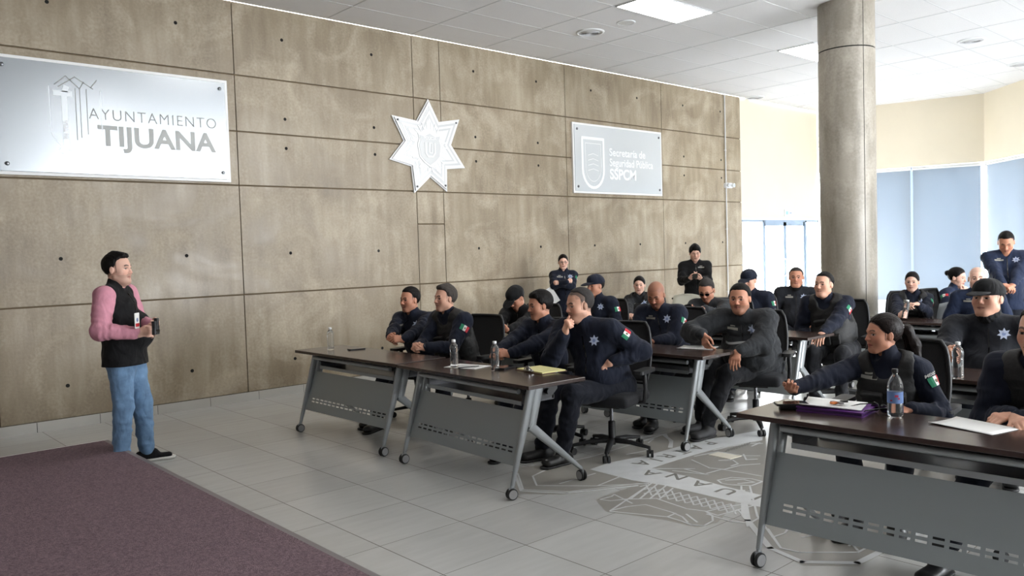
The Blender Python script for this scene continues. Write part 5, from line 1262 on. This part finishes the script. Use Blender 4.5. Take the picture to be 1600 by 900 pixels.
P['I'] = person('bald officer in navy jacket looking down at the second row table', at(1025, 461, 7.6), (199, -26, 0), 198, pelvis=V(4.5, -4.17, .55), skin='d', hair=None, crop=((60, 50, 46), .25), beard=.4, stub=(50, 42, 38), lidded=True, w=.97, flag='L', fat=1.1, seed=10, res=1.05,
  hands=[HD(-1, at(1000, 531, 7.35), 198, (.8, .5, -.05), (0, .2, -1), .45), HD(1, at(1010, 534, 7.3), 198, (.75, -.6, 0), (0, -.2, -1), .45)], feet={1: (.69, .0), -1: (.52, .12)}, shoes='boot')
P['J'] = person('young man in black jacket standing by the concrete wall reading his phone', at(1086, 396, 12.1), (222, -12, 0), 222, seated=False, skin='p', hair='mop', jacket='black', trousers='black', flag=None, badge=None, tape='L', seed=11, res=1.35, size=.97, lidded=True, fat=1.03,
  hands=[dict(s=1, w=at(1095, 435, 11.8), d=(.55, -.75, .25), n=(-.2, -.4, .8), curl=.6), dict(s=-1, w=at(1078, 435, 11.8), d=(.55, .75, .25), n=(-.2, .4, .8), curl=.6)])
P['K'] = person('officer with cropped hair and dark glasses typing on a phone in the third row', at(1104, 454, 8.8), (197, -26, 0), 200, pelvis=V(5.85, -3.85, .54), skin='m', hair='crop', hmat='hair_crop', glasses='sun', jacket='grey', flag=None, fat=1.08, seed=12, res=1.15, tape=None, beard=.15,
  hands=[HD(-1, at(1079, 489, 8.45), 200, (.6, .4, .35), (-.2, .3, .9), .5), HD(1, at(1089, 484, 8.4), 200, (.5, -.7, -.1), (0, -.4, -.8), .6)])
P['M'] = person('heavy officer in quilted grey jacket at the end of the second row', at(1156, 467, 6.85), (196, -3, 0), 202, pelvis=V(4.48, -5.02, .55), armf=1.12, legdir=168, chest_band=True, skin='m', hair='short', w=1.04, jaw=1.12, jacket='grey', fat=1.52, stripe=True, flag=None, badge='L', tape='R', beard=.35, seed=13, size=1.0, trousers='trouser_g', shoes='boot_grey', shw=1.05,
  hands=[dict(s=-1, w=at(1098, 523, 6.72), d=(.25, .35, -.9), n=(-.8, .5, 0), curl=.3, pole=(-.2, -1, -.3)), dict(s=1, w=at(1153, 549, 6.55), d=(.6, -.15, -.8), n=(-.6, 0, -.8), curl=.3, pole=(-.6, .9, -.3))], feet={1: (.60, .03), -1: (.48, .16)})
P['N'] = person('officer in navy cap with glasses on the brim seated behind the quilted jacket officer', at(1170, 439, 9.3), (188, -8, 0), 196, skin='l', hair='short', cap='navy', jacket='navy', flag='L', badge=None, tape=None, fat=1.1, seed=14, res=1.3, gaiter=False)
P['O'] = person('officer in black neck gaiter and dark jacket seated in front of the glass doors', at(1244, 434, 9.9), (206, 0, 0), 205, skin='m', hair='crop', hmat='hair_crop', gaiter=True, jacket='slate', flag=None, fat=1.22, jaw=1.1, w=1.03, seed=15, res=1.3, shw=1.06)
P['Pp'] = person('officer in tactical vest seated just left of the concrete column, third row end', at(1287, 445, 8.0), (178, 3, 0), 192, pelvis=V(6.05, -5.0, .55), skin='l', hair='crop', hmat='hair', vest='tac', flag='L', badge=None, tape=None, fat=1.18, jaw=1.1, w=1.02, seed=16, res=1.15, trousers='trouser_g',
  hands=[HD(1, at(1277, 533, 7.55), 192, (.9, 0, -.35), (0, -.1, -1), .3)], feet={1: (.40, .12), -1: (.42, .12)})
P['Q'] = person('woman officer with a long ponytail and tactical vest in the right foreground', at(1379, 523, 4.5), (146, 3, 0), 188, pelvis=V(2.92, -6.86, .53), female=True, skin='m', hair='pony', hmat='hair_brown', vest='tac', flag='L', mexico=True, seed=17, res=.85, size=.96, badge=None, tape='R', fat=1.04,
  hands=[HD(-1, onz(1236, 609, .80), 188, (.9, .35, .1), (.1, .4, .9), .9, back=.07, pole=(-.3, -.7, -.6)), dict(s=1, w=V(2.62, -7.06, .70), d=(.8, -.5, -.2), n=(0, -.2, -1), curl=.4)])
P['R'] = person('woman officer with dark hair tied back holding a small bottle, in front of the blinds', at(1425, 441, 9.0), (194, 0, 0), 208, female=True, skin='p', hair='back', vest='tac', jacket='navy', flag='L', badge='L', tape='R', seed=18, res=1.3, size=.95,
  hands=[HD(1, at(1425, 475, 8.65), 208, (.45, -.85, .05), (-.2, 0, -1), .6), HD(-1, at(1411, 492, 8.6), 208, (.6, .5, .3), (-.2, .7, 0), .9)])
P['S'] = person('woman with a hair bun in profile, face on hand, by the blinds', at(1496, 434, 9.35), (262, -6, 0), 262, female=True, skin='p', hair='bun', jacket='navy_hi', flag='R', badge=None, tape=None, seed=19, res=1.3, size=.97,
  hands=[dict(s=-1, w=at(1507, 458, 9.05), d=(.1, .1, 1), n=(-.9, .2, 0), curl=.9)])
P['U'] = person('bald officer partly hidden behind the large officer in the black cap', at(1527, 436, 8.5), (200, 0, 0), 196, skin='p', hair=None, crop=((90, 76, 68), .2), jacket='navy_hi', flag=None, badge=None, tape='R', seed=20, res=1.3)
P['V'] = person('large officer in black baseball cap and black jacket, second row on the right', at(1543, 467, 5.55), (172, 6, 0), 190, pelvis=V(4.42, -6.93, .56), skin='l', hair='short', cap='black', jacket='slate', gaiter='black', fat=1.36, shw=1.14, jaw=1.15, w=1.06, flag=None, badge='L', tape=None, seed=21, res=.95, size=1.03,
  hands=[HD(-1, at(1484, 553, 5.25), 190, (.9, .1, -.25), (-.1, .9, -.2), .35)])
P['W'] = person('officer with short hair standing at the right edge looking down, hands together', at(1572, 379, 9.3), (196, -30, 0), 202, seated=False, skin='m', hair='crop', hmat='hair', jacket='navy_hi', trousers='trouser', flag=None, seed=22, res=1.3, size=1.0, fat=1.1, lidded=True,
  hands=[dict(s=1, w=at(1582, 447, 8.98), d=(.5, -.75, -.3), n=(-.2, -.2, -.9), curl=.5, pole=(-.9, .1, -.6)), dict(s=-1, w=at(1570, 449, 8.98), d=(.5, .75, -.3), n=(-.2, .2, -.9), curl=.5, pole=(-.9, -.1, -.6))])
P['X'] = person('officer in tactical vest cut off by the right edge, hands on the foreground table', at(1624, 520, 3.75), (165, 0, 0), 184, pelvis=V(2.82, -7.74, .54), skin='l', hair='short', vest='tac', fat=1.12, shw=1.04, flag='L', badge=None, tape=None, seed=23, res=.8,
  hands=[HD(-1, onz(1563, 652, .765), 184, (.75, -.55, -.1), (-.1, -.2, -1), .35), HD(1, onz(1598, 660, .765), 184, (.8, .5, -.1), (-.1, .2, -1), .45)], feet={1: (.45, .12), -1: (.58, .42)})
# chairs: one behind each seated person
for k, dx, lab in (('A', .0, 'black task chair of the officer nearest the concrete wall in the front row'), ('B', .05, 'black mesh chair behind the officer with the watch in the front row'), ('C', .0, 'black task chair of the black haired officer in the front row'),
    ('D', .03, 'black task chair with five star base at the end of the front row'), ('E', .05, 'black task chair of the man in the black cap'), ('F', 0, 'black task chair of the officer in the navy cap by the wall'), ('H', 0, 'black task chair of the young woman officer behind the bald officer'),
    ('I', 0, 'black task chair of the bald officer in the second row'), ('K', 0, 'black task chair of the officer typing on a phone'), ('M', 0, 'black task chair under the officer in the quilted grey jacket'), ('N', 0, 'black task chair of the capped officer behind the quilted jacket'),
    ('O', 0, 'black task chair of the officer in the neck gaiter'), ('Pp', .0, 'black high backed chair just left of the concrete column'), ('Q', 0, 'black task chair of the ponytailed officer on the right'), ('R', 0, 'black task chair of the woman holding a bottle'),
    ('S', 0, 'black task chair of the woman with the hair bun'), ('U', 0, 'black task chair of the bald officer on the right'), ('V', .0, 'black task chair of the large officer in the black cap'), ('X', 0, 'black task chair of the officer cut by the right edge')):
    p_ = P[k]; b = math.atan2(p_['f'][1], p_['f'][0]); c = p_['pv']-p_['f']*(-.03+dx); chair(c[0], c[1], math.degrees(b), lab)
# things held or worn separately
def held_phone(P_, rot, label, sz=(.072, .15, .009)):
    o = phone(P_, 0, label, sz=sz); o.rotation_euler = rot; return o
held_phone(at(777, 513, 8.62), (.5, 0, 1.9), 'black phone held by the man in the black cap')
held_phone(at(1086, 432, 11.7), (.5, 0, 2.3), 'black phone held by the young man standing by the wall')
held_phone(at(1078, 484, 8.38), (.9, .3, 2.0), 'black phone held by the officer in dark glasses')
# presenter: lanyard badge, black device, vest lettering
q = P['P1']; c_ = at(214, 501, 6.08); o = empty('badge_holder', c_, math.radians(-42+90)); tag(o, 'white identity badge hanging on the chest of the standing man in the black vest', 'badge')
mb = MB(); mb.rbox((-.036, -.002, -.058), (.036, .002, .058), M['white'], .006, axis=1); mb.build('card', o)
mb = MB(); mb.box((-.030, -.0035, -.045), (.030, -.002, -.02), M['red']); mb.lathe([(.016, -.0035), (.001, -.0036)], M['badge_c'], (0, 0, .006), 14, axis='y'); mb.build('print', o)
p0 = q['hc']-V(0, 0, .17)+q['l']*.06+q['f']*.03; mb = MB(); mb.tube([c_+V(0, 0, .058), (c_+p0)/2+q['f']*.05-q['l']*.03, p0], .003, M['black_plastic'], 6); ln = mb.build('lanyard'); tag(ln, 'thin black lanyard around the neck of the standing man', 'lanyard')
dv = at(243, 511, 6.08); o = empty('clicker', dv, math.radians(-42)); tag(o, 'small black two-pronged device in the hands of the standing man', 'device')
mb = MB()
for s in (-1, 1): mb.rbox((-.016, s*.02-.016, -.05), (.016, s*.02+.016, .055+.01*s), M['black_plastic'], .01, 4)
mb.rbox((-.014, -.04, -.055), (.014, .04, -.01), M['black_plastic'], .008); mb.build('body', o)
mb = MB(); mb.rbox((.016, -.03, -.04), (.018, .03, -.02), M['glassblack'], .005, axis=0); mb.build('button', o)
# white paper held by the woman by the wall
pp = at(861, 463, 11.42); o = empty('paper_sheet', pp); o.rotation_euler = (1.5, .55, math.radians(236-90)); tag(o, 'white paper under the folded arms of the woman by the wall', 'paper')
mb = MB(); mb.box((-.08, -.12, -.001), (.08, .12, .001), M['paper']); mb.build('sheet', o)
# bottles held / standing far away
bo = bottle(at(1413, 497, 8.5), 'small clear bottle in the hands of the woman officer before the blinds', .19, .030); bo.rotation_euler = (.15, .1, 0)
# far table, laptop, pale chairs
tW = table(7.15, -1.35, 0, 'dark table against the concrete wall behind the third row', W=1.2)
bottle(V(7.4, -1.75, .7415), 'small clear bottle on the far table behind the third row near the concrete wall')
tX = table(9.4, -.45, 0, 'dark table by the concrete wall under the standing young man', W=1.5)
o = empty('laptop', (9.62, -1.55, .7415), math.radians(-20)); tag(o, 'open laptop on the far table right of the standing young man', 'laptop')
mb = MB(); mb.rbox((-.12, -.17, 0), (.12, .17, .016), M['black_plastic'], .012); mb.build('base', o)
mb = MB(); mb.box((.12, -.17, .012), (.13, .17, .23), M['black_plastic'], Matrix.Rotation(.2, 4, 'Y')); mb.box((.1185, -.16, .025), (.1195, .16, .22), mat('laptop_screen', (120, 150, 175), .3), Matrix.Rotation(.2, 4, 'Y')); mb.build('lid', o)
def shell_chair(x, y, a, label, mt='white_metal'):
    o = empty('shell_chair', (x, y, 0), math.radians(a)); tag(o, label, 'chair', 'pale shell chairs at the back')
    mb = MB(); n = 8; vs = []
    for i in range(n+1):
        t = i/n
        for k in range(7):
            u = k/3-1; vs.append((-.20-.10*t-.03*(1-u*u)*1, .23*u*(1-.12*t**3), .50+.40*t-.03*u*u*t))
    mb.add(vs, [(i*7+k, i*7+k+1, (i+1)*7+k+1, (i+1)*7+k) for i in range(n) for k in range(6)], M[mt], True); b_ = mb.build('backrest', o, fix=False); md = b_.modifiers.new('s', 'SOLIDIFY'); md.thickness = .015
    mb = MB(); mb.rbox((-.22, -.23, .43), (.22, .23, .46), M[mt], .06, 5); mb.build('seat', o, bevel=.008)
    for sx in (-.18, .18):
        for sy in (-.19, .19): mb = MB(); mb.tube([(sx, sy, .43), (sx*1.2, sy*1.1, 0.0)], .012, M['steel'], 8); mb.build('leg', o)
    for sy in (-.17, .17): mb = MB(); mb.tube([(-.16, sy, .44), (-.235, sy, .52), (-.26, sy*.95, .68)], .01, M['steel'], 6); mb.build('back_support', o)
    return o
M['cream_shell'] = mat('cream_plastic', (222, 220, 205), .45); M['silver_shell'] = mat('silver_shell', (150, 156, 160), .4)
shell_chair(7.9, -1.75, 200, 'cream shell chair beside the seated officer in dark glasses', 'cream_shell')
shell_chair(7.55, -5.55, 190, 'silver grey shell chair between the woman with the bottle and the bald officer', 'silver_shell')
tY = table(6.9, -4.6, 0, 'training table in front of the woman officer with the bottle, right rear', W=1.5)
# ============================================================ LIGHT AND CAMERA
def area(name, loc, rot, sx, sy, power, col=(1, 1, 1), portal=False):
    l_ = bpy.data.lights.new(name, 'AREA'); l_.shape = 'RECTANGLE'; l_.size = sx; l_.size_y = sy; l_.energy = power; l_.color = col
    if portal: l_.cycles.is_portal = True
    o = bpy.data.objects.new(name, l_); COL.objects.link(o); o.location = loc; o.rotation_euler = rot; return o
w = bpy.data.worlds.new('daylight'); bpy.context.scene.world = w; w.use_nodes = True
bg = w.node_tree.nodes['Background']; bg.inputs[0].default_value = (.93, .965, 1.0, 1); bg.inputs[1].default_value = SKY
# portals at the real openings
for i in range(4, 7): area('daylight_portal', ((wx[i]+wx[i+1])/2, YB-.05, 2.1), (PI/2, 0, 0), 2.0, 2.4, 1, portal=True)
area('daylight_portal', (13.85, .12, 1.05), (-PI/2, 0, 0), 3.0, 2.1, 1, portal=True)
cam = bpy.data.cameras.new('camera'); co = bpy.data.objects.new('camera', cam); COL.objects.link(co)
cam.sensor_width = 36; cam.lens = FPX/1600*36; cam.clip_start = .05
co.matrix_world = Matrix(((CR[0], CU[0], -CF[0], CAM[0]), (CR[1], CU[1], -CF[1], CAM[1]), (CR[2], CU[2], -CF[2], CAM[2]), (0, 0, 0, 1)))
sc = bpy.context.scene; sc.camera = co
vs_ = sc.view_settings; vs_.view_transform = 'Standard'; vs_.look = 'None'; vs_.gamma = 1; vs_.use_curve_mapping = False; vs_.exposure = EXPO
cy = sc.cycles; cy.use_denoising = True; cy.max_bounces = 8; cy.diffuse_bounces = 4; cy.glossy_bounces = 3; cy.transmission_bounces = 6; cy.transparent_max_bounces = 8; cy.sample_clamp_indirect = 6; cy.caustics_reflective = False; cy.caustics_refractive = False
